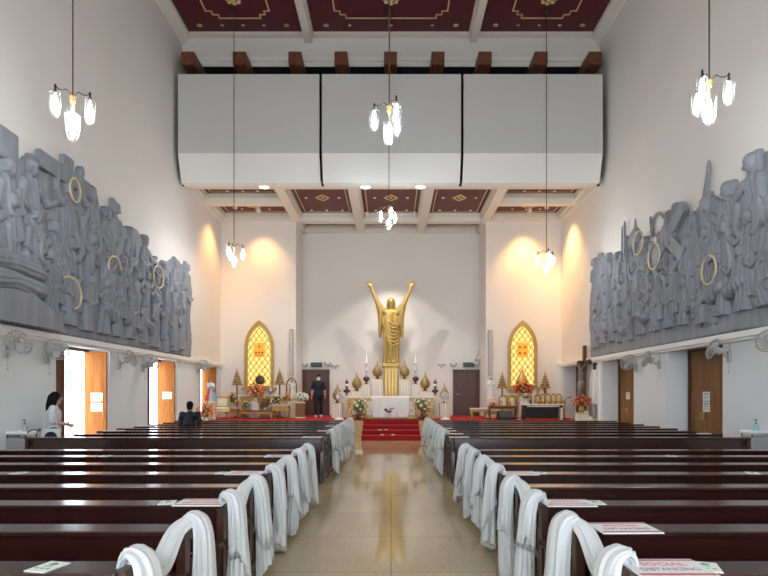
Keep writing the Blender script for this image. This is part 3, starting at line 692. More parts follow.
# ================================================================ wall fans
fan = thing('wall_fan', '', 'fan', (0, 0, 0), 0, 'wall fans below the reliefs')      # wall plane y=0, faces -y
MB().bbox(-.05, .05, -.06, 0, -.16, .06, .012).tube([(0, -.05, -.05), (0, -.12, -.02), (0, -.16, .0)], .025, 8).build('bracket', M['grey'], fan)
hd = Matrix.Rotation(R(-22), 3, 'X')
def tr(p, c=Vector((0, -.16, .04))): return c + hd @ Vector(p)
motor_ = MB().lathe([(.03, .0), (.075, .02), (.08, .13), (.05, .17)], tr((0, -.01, 0)), 14, axis=hd @ Vector((0, -1, 0)))
motor_ = motor_.build('motor', M['grey'], fan)
cg = MB()
for dy, rr in ((-.27, .08), (-.27, .14), (-.235, .20), (-.20, .225), (-.17, .215), (-.145, .14), (-.145, .07)):
    cg.tube([tr((rr * math.cos(2 * PI * q / 24), dy, rr * math.sin(2 * PI * q / 24))) for q in range(24)], .005 if rr < .22 else .011, 5, closed=True)
for q in range(20):
    a = 2 * PI * q / 20; c_, s_ = math.cos(a), math.sin(a)
    cg.tube([tr((r_ * c_, dy, r_ * s_)) for r_, dy in ((.05, -.275), (.14, -.27), (.20, -.235), (.225, -.20), (.215, -.17), (.14, -.145), (.06, -.145))], .0036, 4)
cg.lathe([(.055, .0), (.055, .012)], tr((0, -.27, 0)), 14, axis=hd @ Vector((0, -1, 0)))
cg.build('guard', M['grey'], fan)
for q in range(3):
    bl_ = MB(); a = 2 * PI * q / 3 + .3; vs = []
    for i in range(7):
        r_ = .03 + .165 * i / 6; wv = .03 + .05 * math.sin(PI * (.25 + .6 * i / 6))
        for s_, tw in ((-1, .018), (1, -.018)):
            th = a + s_ * wv / max(r_, .05) * .8
            for th_k in (0, .004): vs.append(tr((r_ * math.cos(th), -.205 + tw + th_k, r_ * math.sin(th))))
    fs = []
    for i in range(6):
        o_ = i * 4
        fs += [(o_, o_ + 2, o_ + 6, o_ + 4), (o_ + 1, o_ + 5, o_ + 7, o_ + 3), (o_, o_ + 4, o_ + 5, o_ + 1), (o_ + 2, o_ + 3, o_ + 7, o_ + 6)]
    fs += [(0, 1, 3, 2), (24, 26, 27, 25)]
    bl_.add(vs, fs).build('blade', mat('fan_blade', (.55, .56, .56), .35), motor_)
MB().tube([(.0, -.012, .04), (.0, -.012, .36)], .006, 5).tube([(.03, -.05, -.15), (.03, -.05, -.36)], .003, 4).ball((.03, -.05, -.37), .014, 6).build('cable', M['grey'], fan)
fans = [('left', 10.12, 2.40, -20, 'grey wall fan nearest the viewer on the left wall'), ('left', 11.36, 2.36, -42, 'grey wall fan turned sideways at the near edge of the first left door'), ('left', 14.35, 2.38, 10, 'pale grey wall fan between the first and second left doors, nearer one'),
        ('left', 15.75, 2.36, -38, 'grey wall fan just before the second left door'), ('left', 20.2, 2.48, -30, 'small far wall fan before the third left door'),
        ('right', 10.0, 2.42, 35, 'grey wall fan nearest the viewer on the right wall, cut by the picture edge'), ('right', 11.55, 2.40, -15, 'grey wall fan at the near edge of the first right door'),
        ('right', 14.55, 2.38, -20, 'grey wall fan just beyond the first right door'), ('right', 15.95, 2.36, 40, 'grey wall fan turned edge-on beside the second right door')]
for i, (sd, y, z, yaw, lb) in enumerate(fans):
    sg = -1 if sd == 'left' else 1
    loc = (sg * 7.0, y, z); rz = (PI / 2 if sg < 0 else -PI / 2) + R(yaw if sg > 0 else yaw)
    c = fan if i == 0 else dup(fan, lb, loc)
    c.location = loc; c['label'] = lb; c.rotation_euler = (0, 0, PI / 2 if sg < 0 else -PI / 2)
    piv = Vector((0, -.16, 0)); rot = Matrix.Translation(piv) @ Matrix.Rotation(R(yaw), 4, 'Z') @ Matrix.Translation(-piv)
    for o in c.children:
        if o.name.split('.')[0] in ('guard', 'motor'): o.matrix_local = rot
# ================================================================ the two wall reliefs
def wl(px, py):
    Y = WALL * F / abs(VX - px); return Y, Z(py, Y)
def vnoise(U, W, f, seed):
    rs = np.random.RandomState(seed); g = rs.rand(64, 64); u = (U * f) % 63; w = (W * f) % 63
    i, j = u.astype(int), w.astype(int); a, b = u - i, w - j; a = a * a * (3 - 2 * a); b = b * b * (3 - 2 * b)
    return (g[i, j] * (1 - a) + g[i + 1, j] * a) * (1 - b) + (g[i, j + 1] * (1 - a) + g[i + 1, j + 1] * a) * b
def cap_h(U, W, p0, p1, r0, r1, k=.9, flat=.0):
    dx, dz = p1[0] - p0[0], p1[1] - p0[1]; L2 = dx * dx + dz * dz + 1e-9
    t = np.clip(((U - p0[0]) * dx + (W - p0[1]) * dz) / L2, 0, 1)
    d2 = (U - p0[0] - t * dx) ** 2 + (W - p0[1] - t * dz) ** 2; r = r0 + (r1 - r0) * t
    q = 1 - d2 / (r * r)
    return np.where(q > 0, k * r * np.sqrt(np.maximum(q, 0)) + flat, -1.0)
def hf_mesh(mb, U, W, Hh, base, sg):
    """height field on the wall -> mesh with a skirt down to the wall plane"""
    ins = Hh > -.5; nu, nw = U.shape
    keep = ins.copy()
    keep[1:, :] |= ins[:-1, :]; keep[:-1, :] |= ins[1:, :]; k2 = keep.copy()
    k2[:, 1:] |= keep[:, :-1]; k2[:, :-1] |= keep[:, 1:]
    hh = np.where(ins, Hh + base, -.02); idx = -np.ones((nu, nw), int); ii = np.argwhere(k2); idx[k2] = np.arange(len(ii))
    vs = [(sg * (WALL - hh[i, j]), U[i, j], W[i, j]) for i, j in ii]
    a, b, c, d = ins[:-1, :-1], ins[1:, :-1], ins[1:, 1:], ins[:-1, 1:]
    m = (a | b | c | d); fs = []
    for i, j in np.argwhere(m): fs.append((idx[i, j], idx[i + 1, j], idx[i + 1, j + 1], idx[i, j + 1]))
    mb.add(vs, fs, True)
def poly_mask(U, W, P):
    m = np.zeros(U.shape, bool); n = len(P)
    for i in range(n):
        x0, y0 = P[i]; x1, y1 = P[(i + 1) % n]
        if y0 == y1: continue
        c = ((y0 > W) != (y1 > W)) & (U < (x1 - x0) * (W - y0) / (y1 - y0) + x0); m ^= c
    return m
RES = .024
RES = .018
def grid(u0, u1, w0, w1, res=RES):
    return np.meshgrid(np.arange(u0, u1 + res, res), np.arange(w0, w1 + res, res), indexing='ij')
def folds(U, W, u0, seed, fr=9.0, amp=.03, lean=0.0, fan=0.0, w0=4.0):
    sc = 1.0 / (1.0 + fan * np.maximum(w0 - W, -.3))
    ph = (U - u0 - lean * (W - w0)) * sc * fr + .9 * (vnoise(U, W, 1.6, seed) - .5) * 2
    s = np.abs(np.sin(ph * PI)) ** .45
    return amp * (s - .75) + amp * .3 * (np.abs(np.sin(ph * PI * 2.3 + 1)) ** .5 - .7)
def relief_figure(parent, sg, u, zh, Hf, base, pose, seed, zmin=2.84):
    """one carved figure: head centre at (u, zh), nominal height Hf"""
    rs = random.Random(seed); d = rs.choice((-1, 1)); w0 = max(zmin, zh - Hf * .92)
    U, W = grid(u - Hf * .52, u + Hf * .52, w0, zh + Hf * .62)
    hr = .080 * Hf; sh = zh - .17 * Hf; hip = zh - .45 * Hf; lean = rs.uniform(-.12, .12); ft = zh - .93 * Hf
    ux = u + lean * Hf * .4
    parts = np.full(U.shape, -1.0)
    robe = np.maximum(cap_h(U, W, (u + lean * .1, sh), (ux, hip), .125 * Hf, .13 * Hf, .5), cap_h(U, W, (ux, hip), (ux + lean * .5 - .06 * Hf, ft), .13 * Hf, .12 * Hf, .45))
    robe = np.maximum(robe, cap_h(U, W, (ux, hip), (ux + lean * .5 + .09 * Hf, ft), .12 * Hf, .11 * Hf, .5))
    if pose == 'kneel': robe = np.maximum(robe, cap_h(U, W, (ux, hip), (ux + d * .28 * Hf, hip - .1 * Hf), .13 * Hf, .15 * Hf, .9))
    if rs.random() < .5: robe = np.maximum(robe, cap_h(U, W, (u - d * .06 * Hf, sh), (ux - d * .17 * Hf, hip - .15 * Hf), .09 * Hf, .10 * Hf, .7))
    robe = np.where(robe > -.5, robe + folds(U, W, ux, seed, rs.uniform(5.5, 8.5), .048 * Hf, rs.uniform(-.25, .25), .55, hip), robe)
    head = cap_h(U, W, (u, zh - .025 * Hf), (u + d * .012 * Hf, zh + .03 * Hf), hr * .85, hr, .95, .035 * Hf)
    nose = cap_h(U, W, (u + d * hr * .55, zh + .01), (u + d * hr * .75, zh - .03 * Hf), hr * .2, hr * .3, 1.2, .075 * Hf)
    parts = np.maximum(robe, np.maximum(head, nose))
    hd = rs.random()
    if hd < .45:   # veil / hood
        hood = cap_h(U, W, (u - d * hr * .35, zh + .03 * Hf), (u - d * hr * 1.1, sh - .1 * Hf), hr * 1.2, hr * 1.1, .6)
        parts = np.maximum(parts, np.where(hood > -.5, hood + folds(U, W, u, seed + 9, 14, .02), hood))
    elif hd < .65:  # helmet with a peak
        parts = np.maximum(parts, cap_h(U, W, (u, zh + .03 * Hf), (u - d * .02 * Hf, zh + .115 * Hf), hr * 1.1, hr * .55, 1.0, .02))
    else:           # curly hair and beard
        hair = cap_h(U, W, (u - d * hr * .4, zh + .02 * Hf), (u - d * hr * .6, zh - .05 * Hf), hr * 1.05, hr * .8, .9)
        parts = np.maximum(parts, np.where(hair > -.5, hair + .02 * np.sin(U * 160) * np.sin(W * 150), hair))
        parts = np.maximum(parts, cap_h(U, W, (u + d * hr * .3, zh - .06 * Hf), (u + d * hr * .3, zh - .1 * Hf), hr * .6, hr * .35, 1.2, .02))
    ar = .045 * Hf; S1 = (u - .115 * Hf, sh - .01 * Hf); S2 = (u + .115 * Hf, sh - .01 * Hf)
    def arm(s, e, h):
        up = cap_h(U, W, s, e, ar * 1.3, ar * 1.15, .8, .035 * Hf); lo = cap_h(U, W, e, h, ar, ar * .7, .8, .045 * Hf)
        hn = cap_h(U, W, h, (h[0] + (h[0] - e[0]) * .25, h[1] + (h[1] - e[1]) * .25), ar * .85, ar * .55, .8, .05 * Hf)
        up = np.where(up > -.5, up + folds(U, W, s[0], seed + 5, 16, .02, .8), up)
        return np.maximum(up, np.maximum(lo, hn))
    def up_arm(s, sd): return arm(s, (s[0] + sd * .12 * Hf, s[1] + .12 * Hf), (s[0] + sd * .10 * Hf, s[1] + .36 * Hf))
    def down_arm(s, sd): return arm(s, (s[0] + sd * .05 * Hf, s[1] - .19 * Hf), (s[0] - sd * .10 * Hf, s[1] - .26 * Hf))
    def out_arm(s, sd): return arm(s, (s[0] + sd * .14 * Hf, s[1] - .10 * Hf), (s[0] + sd * .30 * Hf, s[1] - .02 * Hf))
    P = {'up': (up_arm, up_arm), 'upl': (up_arm, down_arm), 'upr': (down_arm, up_arm), 'out': (out_arm, down_arm), 'outr': (down_arm, out_arm), 'pray': (down_arm, down_arm), 'kneel': (out_arm, down_arm), 'staff': (down_arm, out_arm)}[pose]
    parts = np.maximum(parts, np.maximum(P[0](S1, -1), P[1](S2, 1)))
    if pose == 'staff': parts = np.maximum(parts, cap_h(U, W, (u + .3 * Hf, zh - .75 * Hf), (u + .34 * Hf, zh + .3 * Hf), .022 * Hf, .018 * Hf, 1.0, .09 * Hf))
    for s_ in (-1, 1):   # feet
        parts = np.maximum(parts, cap_h(U, W, (ux + s_ * .08 * Hf, ft + .01), (ux + s_ * .08 * Hf + d * .08 * Hf, ft), .035 * Hf, .03 * Hf, 1.0, .05))
    parts = np.where(parts > -.5, np.maximum(parts, .012), parts)
    mb = MB(); hf_mesh(mb, U, W, parts, base, sg)
    return mb.build('carved_figure', M['stone'], parent)
def ring(parent, sg, u, z, ru, rz_, base, a0=0, a1=360):
    n = 26; pts = [(sg * (WALL - base), u + ru * math.cos(R(a0 + (a1 - a0) * k / n)), z + rz_ * math.sin(R(a0 + (a1 - a0) * k / n))) for k in range(n + (0 if a1 - a0 == 360 else 1))]
    o = MB().tube(pts, .023, 8, closed=(a1 - a0 == 360)).build('halo', mat('gilded_halo', (.66, .57, .36), .4, .35), parent); o['label'] = 'pale gilded halo ring'
def make_relief(side, sg, top, label, heads, halos, extra):
    t = thing('relief_sculpture', label, 'sculpture', (sg * WALL, 14.0, 2.82), 0, 'grey wall reliefs')
    sub = []
    P = [wl(*p) for p in top]
    if side == 'left': P = [(9.0, 2.83), (9.0, P[0][1])] + P + [(19.45, 2.83)]
    else: P = [(9.3, 2.83), (9.3, P[0][1])] + P + [(19.5, 2.83)]
    U, W = grid(8.95, 19.7, 2.80, 7.4, .03); m = poly_mask(U, W, P)
    n1 = vnoise(U, W, 1.7, 5 + sg); n2 = vnoise(U, W, 5, 8)
    hh = np.where(m, .035 + .05 * n1 + .02 * n2 + np.where(W > 3.05, folds(U, W, 14, 11, 5, .02, .3), 0), -1.0)
    mb = MB(); hf_mesh(mb, U, W, hh, 0, sg); sub.append(mb.build('background_slab', M['stone']))
    rs = random.Random(31 + sg); poses = ['out', 'outr', 'pray', 'upl', 'upr', 'kneel', 'staff', 'pray', 'up']
    lst = []
    for (px, py, Hf, pose) in heads:
        u, z = wl(px, py); lst.append((u, z, Hf, .03, pose))
    def topz(u):
        hits = [P[i][1] + (P[i + 1][1] - P[i][1]) * (u - P[i][0]) / (P[i + 1][0] - P[i][0]) for i in range(len(P) - 1) if min(P[i][0], P[i + 1][0]) <= u <= max(P[i][0], P[i + 1][0]) and P[i][0] != P[i + 1][0]]
        return max(hits) if hits else 4.5
    u = 9.4; k = 0
    while u < 19.2:   # middle row
        z = min(4.95 + rs.uniform(-.2, .2), topz(u) - .55); lst.append((u, z, rs.uniform(1.45, 1.65), .06, rs.choice(poses))); u += rs.uniform(.62, .80); k += 1
    u = 9.7
    while u < 19.2:   # front row standing on the ledge
        z = rs.uniform(4.05, 4.4); fz = 2.9 + (.3 if sg > 0 else rs.uniform(.0, .15)); hf = (z - fz) / .93
        if rs.random() < .25: z -= .25; hf = (z - fz) / .93 * 1.1
        lst.append((u, z, hf, .10, rs.choice(poses[:8]))); u += rs.uniform(.62, .82)
    for i, (u, z, hf, b, pose) in enumerate(lst): sub.append(relief_figure(None, sg, u, z, hf, b, pose, 100 * (sg + 2) + i))
    for h in halos: 
        ring(t, sg, *h); 
    extra(sub, sg)
    bpy.context.view_layer.update()
    for o in sub + [c for c in t.children]:
        if o.parent is None: o.parent = t
        o.matrix_parent_inverse = Matrix.Translation(-Vector(t.location))
def px_ring(px, py, wpx, hpx, base, a0=0, a1=360):
    """halo drawn from its centre and size as measured on the wall plane"""
    Y = WALL * F / abs(VX - px); z = Z(py, Y); ru = wpx * Y * Y / (WALL * F); return (Y, z, ru, hpx * Y / F, base, a0, a1)
def extra_left(sub, sg):
    c = MB(); u0, z0 = wl(63, 190)                              # wooden cross behind the haloed head
    x0, x1 = sorted((sg * (WALL - .03), sg * (WALL - .13)))
    c.box(x0, x1, u0 - .17, u0 + .19, z0 - 1.2, wl(63, 157)[1]); ua = wl(33, 172)[0]; ub = wl(84, 178)[0]; zc = wl(66, 179)[1]
    c.box(x0 + .01, x1 + .012, ua, ub, zc - .17, zc + .17); sub.append(c.build('carved_cross', M['stone']))
    bl = MB(); x0, x1 = sorted((sg * (WALL - .02), sg * (WALL - .17)))   # big block at the near top
    ua = 9.0; ub = wl(11, 150)[0]; bl.bbox(x0, x1, ua, ub, wl(8, 165)[1], wl(8, 134)[1], .06); sub.append(bl.build('carved_block', M['stone']))
    sl = MB(); x0, x1 = sorted((sg * (WALL - .05), sg * (WALL - .34)))
    sl.prism([(9.0, 2.86), (11.4, 2.86), (11.4, 3.12), (10.3, 3.5), (9.0, 3.32)], 'x', x0, x1); sub.append(sl.build('carved_tomb_slab', M['stone']))
    lie = MB()
    for k, (zz, rr) in enumerate(((3.62, .22), (3.95, .2))):
        U, W = grid(9.0, 11.2, 3.3, 4.3); h = cap_h(U, W, (9.0, zz), (10.75, zz - .05), rr, rr * .8, .9); h = np.where(h > -.5, h + folds(W, U, 0, 40 + k, 9, .035), h); hf_mesh(lie, U, W, h, .22, sg)
    sub.append(lie.build('carved_drapery', M['stone']))
    U, W = grid(16.4, 17.5, 4.6, 5.6); b = MB(); h = np.maximum(cap_h(U, W, (16.4, 5.35), (17.2, 4.95), .05, .03), cap_h(U, W, (16.8, 5.15), (17.3, 5.3), .04, .02)); hf_mesh(b, U, W, h, .08, sg); sub.append(b.build('carved_branch', M['stone']))
def extra_right(sub, sg):
    c = MB(); (ua, za), (ub, zb) = wl(691, 202), wl(655, 275)       # slanted cross
    x = sg * (WALL - .12)
    for (p, q, wd) in ((wl(690, 206), wl(660, 262), .17), (wl(668, 232), wl(690, 255), .16)):
        d = Vector((0, q[0] - p[0], q[1] - p[1])).normalized(); n = Vector((0, -d.z, d.y)) * wd; P0, P1 = Vector((x, *p)), Vector((x, *q)); e = Vector((sg * -.07, 0, 0))
        vs = [P0 + n + e, P0 - n + e, P1 - n + e, P1 + n + e, P0 + n - e, P0 - n - e, P1 - n - e, P1 + n - e]; x -= sg * .012
        c.add(vs, [(0, 1, 2, 3), (7, 6, 5, 4), (0, 4, 5, 1), (1, 5, 6, 2), (2, 6, 7, 3), (3, 7, 4, 0)])
    sub.append(c.build('carved_cross', M['stone']))
    for (p, q, r0, r1, nm) in ((wl(706, 232), wl(713.5, 168), .10, .045, 'carved_spear'), (wl(628, 262), wl(628, 224), .04, .03, 'carved_spear'), (wl(625, 262), wl(625.5, 228), .035, .025, 'carved_spear')):
        s = MB(); x = sg * (WALL - .1); s.tube([(x, *p), (x, *q)], [r0, r1], 8).ball((x, q[0], q[1] - .05), r1 * 1.5, 10, (.7, .9, 3.4)); sub.append(s.build(nm, M['stone']))
    for (px, py, q, rr) in ((673, 215, 248, .14), (679.5, 207, 245, .13)):  # blunt upright stumps left of the cross
        s = MB(); x = sg * (WALL - .08); p0, p1 = wl(px, py), wl(px - 2, q); s.tube([(x, p1[0], p1[1]), (x, p0[0], p0[1])], [rr, rr * .9], 10).ball((x, p0[0], p0[1]), rr * .9, 10); sub.append(s.build('carved_club', M['stone']))
    br = MB(); x = sg * (WALL - .06); br.tube(bez([(x, *wl(653, 232)), (x, *wl(656, 219)), (x, *wl(661, 213)), (x, *wl(667, 218)), (x, *wl(670, 222))], 5), .035, 7).tube([(x, *wl(655, 236)), (x, *wl(652.5, 217))], [.06, .03], 7); sub.append(br.build('carved_branch', M['stone']))
    dm = MB(); u, z = wl(636, 238); dm.lathe([(.42, -.25), (.4, .0), (.2, .22), (.05, .32), (.03, .55)], (sg * (WALL - .03), u, z), 16, sx=.35); sub.append(dm.build('carved_dome', M['stone']))
    bs = MB(); x = sg * (WALL - .06); (u, z) = wl(720, 313)
    for k in range(3): bs.tube([(x, u + .25 * k + .14 * math.cos(a * .5), z - .08 + .14 * math.sin(a * .5)) for a in range(11)], .045, 8)
    sub.append(bs.build('carved_scroll', M['stone']))
topL = [(0, 140), (10, 142), (16, 160), (22, 159), (33, 168), (37, 171), (60, 177), (82, 186), (92, 187), (98, 210), (110, 212), (120, 226), (133, 229), (143, 243), (150, 256), (160, 266), (172, 258), (180, 264), (186, 266), (190, 292), (188, 320), (189, 335)]
topR = [(760, 156), (751, 178), (744, 185), (738, 195), (728, 203), (712, 193), (706, 200), (698, 212), (690, 216), (683, 208), (676, 215), (668, 234), (655, 243), (648, 240), (640, 236), (634, 250), (624, 254), (616, 255), (606, 256), (597, 260), (594, 278), (592, 300), (591.5, 330)]
headsL = [(3, 168, 1.9, 'pray'), (26, 168, 1.9, 'outr'), (63, 191, 1.7, 'up'), (86, 193, 1.75, 'upl'), (103, 214, 1.6, 'upr'), (111, 209, 1.7, 'pray'), (127, 233, 1.6, 'pray'), (142, 241, 1.6, 'outr'), (161, 266, 1.5, 'out'), (173, 264, 1.5, 'pray'), (184, 268, 1.5, 'pray')]
headsR = [(757, 163, 1.9, 'outr'), (733, 190, 1.8, 'pray'), (711, 205, 1.8, 'out'), (698, 222, 1.7, 'outr'), (664, 238, 1.6, 'pray'), (648, 243, 1.6, 'pray'), (640, 248, 1.55, 'staff'), (630, 258, 1.5, 'upl'), (620, 257, 1.5, 'pray'), (611, 258, 1.5, 'outr'), (603, 258, 1.5, 'pray'), (597, 263, 1.5, 'out')]
make_relief('left', -1, topL, 'long grey relief of crowded robed figures on the left wall', headsL,
            [px_ring(63, 190, 5.5, 11.5, .26), px_ring(50, 293, 12, 16, .42, -70, 125), px_ring(100, 268, 6.5, 11.5, .36, 0, 200), px_ring(147, 277, 5, 11, .33)], extra_left)
make_relief('right', 1, topR, 'long grey relief of crowded robed figures on the right wall', headsR,
            [px_ring(725, 270, 7.5, 14.5, .34), px_ring(667, 256, 6, 13, .33), px_ring(647.5, 243, 5, 11.5, .26)], extra_right)
# ================================================================ sanctuary
PZ = .612
def rect_ped(name, label, cat, x, y, z0, z1, w_, d_, group=None, striped=True):
    t = thing(name, label, cat, (x, y, z0), 0, group); h = z1 - z0
    MB().bbox(-w_ / 2, w_ / 2, -d_ / 2, d_ / 2, .05, h - .05, .008).build('body', M['cloth'], t)
    MB().bbox(-w_ / 2 - .02, w_ / 2 + .02, -d_ / 2 - .02, d_ / 2 + .02, h - .05, h, .01).build('cap', M['goldline'], t)
    MB().bbox(-w_ / 2 - .02, w_ / 2 + .02, -d_ / 2 - .02, d_ / 2 + .02, 0, .06, .01).build('plinth', M['goldline'], t)
    if striped:
        s = MB(); n = 4
        for k in range(n):
            x0 = -w_ / 2 + w_ * (k + .5) / n; s.box(x0 - .014, x0 + .014, -d_ / 2 - .006, -d_ / 2 + .002, .08, h - .08)
        s.build('gold_stripes', M['goldline'], t)
    return t
blossom_me = {}
def blossom(mk):
    if mk not in blossom_me:
        b = MB()
        for q in range(6):
            a = q * PI / 3; b.ball((.5 * math.cos(a), .5 * math.sin(a), .1), .48, 7, (1, 1, .6))
        for q in range(4):
            a = q * PI / 2 + .4; b.ball((.22 * math.cos(a), .22 * math.sin(a), .38), .4, 7, (1, 1, .7))
        blossom_me[mk] = b.mesh('blossom', M[mk])
    return blossom_me[mk]
def bouquet(loc, rx, rz_, mks, label, n=26, bs=.055, vase=('marble', .3, .09), cat='flowers', name='flower_arrangement', ry=None, group=None):
    t = thing(name, label, cat, loc, 0, group); ry = ry or rx; vm, vh, vr = vase; rs = random.Random(label)
    if vh: MB().lathe([(vr * .7, 0), (vr, vh * .3), (vr * .9, vh * .6), (vr * .55, vh * .85), (vr * .8, vh)], n=14).build('vase', M[vm], t)
    c = Vector((0, 0, vh + rz_ * .75)); f = MB()
    for k in range(60):
        d = Vector((rs.gauss(0, 1), rs.gauss(0, 1), rs.gauss(.1, 1))).normalized(); e = Vector((d.x * rx, d.y * ry, d.z * rz_)) * rs.uniform(.75, 1.08)
        a, b = frame_of(d); s_ = Vector((0, 0, vh * .8)) * .0; m_ = c + e * .55; wv = bs * rs.uniform(.5, .9)
        f.add([c + e * .15, m_ + a * wv, c + e, m_ - a * wv, m_ + b * .012], [(0, 1, 4), (1, 2, 4), (2, 3, 4), (3, 0, 4), (0, 3, 2, 1)])
    f.tube([(0, 0, vh * .3), c], .02, 6).ball(c, min(rx, rz_) * .5, 10).build('foliage', M['leaf'], t)
    for k in range(n):
        u = (k + .5) / n; z = 1 - 1.75 * u; r_ = math.sqrt(max(0, 1 - z * z)); a = k * 2.399
        d = Vector((r_ * math.cos(a), r_ * math.sin(a), z)); p = c + Vector((d.x * rx, d.y * ry, d.z * rz_)) * rs.uniform(.72, .98)
        o = bpy.data.objects.new('blossom', blossom(mks[rs.randrange(len(mks))])); COL.objects.link(o); o.parent = t; o.location = p
        o.rotation_euler = d.to_track_quat('Z', 'Y').to_euler(); s = bs * rs.uniform(.75, 1.25); o.scale = (s, s, s)
    return t
# ---- gold statue
rect = thing('statue_pedestal', 'tall fluted gold pedestal under the gold statue', 'pedestal', (0, 23.85, PZ))
b = MB(); b.bbox(-.30, .30, -.30, .30, .75, 2.10, .02)
b.build('shaft', M['goldpaint'], rect)
f = MB()
for k in range(4): f.bbox(-.24 + .14 * k, -.18 + .14 * k, -.325, -.29, .85, 2.0, .008)
f.build('fluting', M['gold'], rect)
MB().bbox(-.48, .48, -.46, .46, .0, .55, .03).bbox(-.42, .42, -.42, .42, .55, .66, .02).bbox(-.36, .36, -.36, .36, .66, .78, .02).build('base', M['goldpaint'], rect)
MB().bbox(-.38, .38, -.36, .36, 2.08, 2.24, .03).build('capital', M['goldpaint'], rect)
sz = PZ + 2.24
stt = thing('golden_statue', 'tall golden robed bearded statue with both arms raised behind the altar', 'statue', (0, 23.85, sz))
hS = 2.88; b = MB()
pts = [(0, 0, .0), (.01, 0, .5), (.015, 0, 1.05), (.01, 0, 1.55), (0, .02, 1.95), (0, .03, 2.2)]
ruffle(b, pts, [(.33, .24), (.31, .22), (.33, .22), (.33, .21), (.37, .2), (.30, .16)], .5, lobes=11, amp=.26, n=110, axis=(1, 0, 0))
b.ball((0, .03, 2.14), .3, 16, (1.2, .6, .62)); b.cone((0, .02, 2.2), (0, .0, 2.5), .10, .09)
for s in (-1, 1):
    b.limb([(s * .27, .02, 2.17), (s * .56, -.02, 2.56), (s * .82, -.06, 3.12)], [.15, .105, .062])
    # wide sleeve falling from the raised arm
    ruffle(b, [(s * .60, -.01, 2.64), (s * .47, .0, 2.32), (s * .44, .02, 1.9), (s * .46, .03, 1.45), (s * .47, .03, 1.12)], [(.09, .11), (.15, .14), (.11, .15), (.085, .15), (.06, .11)], 1, lobes=4, amp=.1, n=24, axis=(1, 0, 0))
    # hand
    w_ = Vector((s * .83, -.065, 3.15)); d = Vector((s * .32, -.1, .94)).normalized(); lat = Vector((1, 0, -.3 * s)).normalized()
    b.cone(w_, w_ + d * .16, .055, .065)
    for q in range(4): b.limb([w_ + d * .13 + lat * (-.055 + .037 * q), w_ + d * (.25 + .02 * (q in (1, 2))) + lat * (-.068 + .046 * q), w_ + d * (.34 + .03 * (q in (1, 2))) + lat * (-.075 + .05 * q) + Vector((0, -.03, 0))], [.025, .022, .018], 8)
    b.limb([w_ + d * .05 - lat * .05 * s, w_ + d * .13 - lat * .12 * s, w_ + d * .2 - lat * .14 * s], [.028, .024, .02], 8)
    b.cone((s * .1, -.18, .06), (s * .12, -.34, .03), .06, .05)
# mantle folds across the front
for k in range(7): b.tube(bez([(-.26, -.16, 1.98 - k * .1), (-.05, -.255, 1.72 - k * .15), (.2, -.25, 1.62 - k * .14), (.31, -.14, 1.75 - k * .13)], 6), [.012 + .02 * math.sin(PI * i / 18) for i in range(19)], 8)
for k in range(4): b.tube(bez([(-.2 + k * .05, -.2, 2.12), (-.22 + k * .07, -.25, 1.5), (-.24 + k * .085, -.27, .7), (-.25 + k * .09, -.26, .06)], 6), .024, 8)
# head with face and beard
hz = 2.60; b.ball((0, -.02, hz), .145, 20, (.82, .98, 1.18)); b.cone((0, -.15, hz + .02), (0, -.185, hz - .035), .02, .03, 10)
for s in (-1, 1): b.ball((s * .055, -.145, hz + .045), .024, 8, (1.3, .6, .7)); b.ball((s * .06, -.12, hz - .04), .04, 8)
b.cone((-.04, -.150, hz - .075), (.04, -.150, hz - .075), .016, .016, 8); b.limb([(0, -.11, hz - .11), (0, -.135, hz - .2)], [.07, .035])
b.remesh('body', M['goldpaint'], stt, vox=.017, it=2)
hb = MB(); hb.ball((0, .045, hz + .05), .155, 20, (.95, .9, 1.05))
for s in (-1, 1):
    hb.limb([(s * .115, .03, hz + .08), (s * .15, .04, hz - .1), (s * .15, .02, hz - .32)], [.055, .055, .045])
    for q in range(3): hb.tube(bez([(s * (.03 + .03 * q), -.10 + .03 * q, hz + .175 - .01 * q), (s * .14, -.03 + .03 * q, hz), (s * .17, -.01 + .03 * q, hz - .3)], 6), .018, 7)
hb.limb([(0, .1, hz), (0, .14, hz - .3)], [.13, .12])
hb.add([(v[0], v[1], v[2]) for v in []], [])
hair = hb.remesh('hair', M['goldpaint'], stt, vox=.015, it=2)
for s in (-1, 1): MB().ball((s * .055, -.158, hz + .04), .012, 8).build('eye', M['bronze'], stt)

# ---- altar
ax0, ax1 = X(346.5, 21.7), X(434.5, 21.7); tz = 1.47
t = thing('altar_table', 'wide white-topped altar with gold side panels in front of the statue', 'altar', ((ax0 + ax1) / 2, 21.7, PZ)); aw = (ax1 - ax0) / 2
MB().bbox(-aw, aw, -.38, .38, tz - PZ - .07, tz - PZ, .012).build('tabletop', M['marble'], t)
MB().bbox(-aw + .08, aw - .08, -.28, .30, .03, tz - PZ - .07, .01).build('base', M['goldpaint'], t)
for s in (-1, 1):
    p = MB()
    for k in range(3):
        xa = s * (.82 + .27 * k); p.bbox(xa - .11, xa + .11, -.305, -.27, .14, .68, .01)
    p.build('side_panel', M['marble'], t)
MB().bbox(-aw + .02, aw - .02, -.34, .34, 0, .06, .01).build('plinth', M['goldpaint'], t)
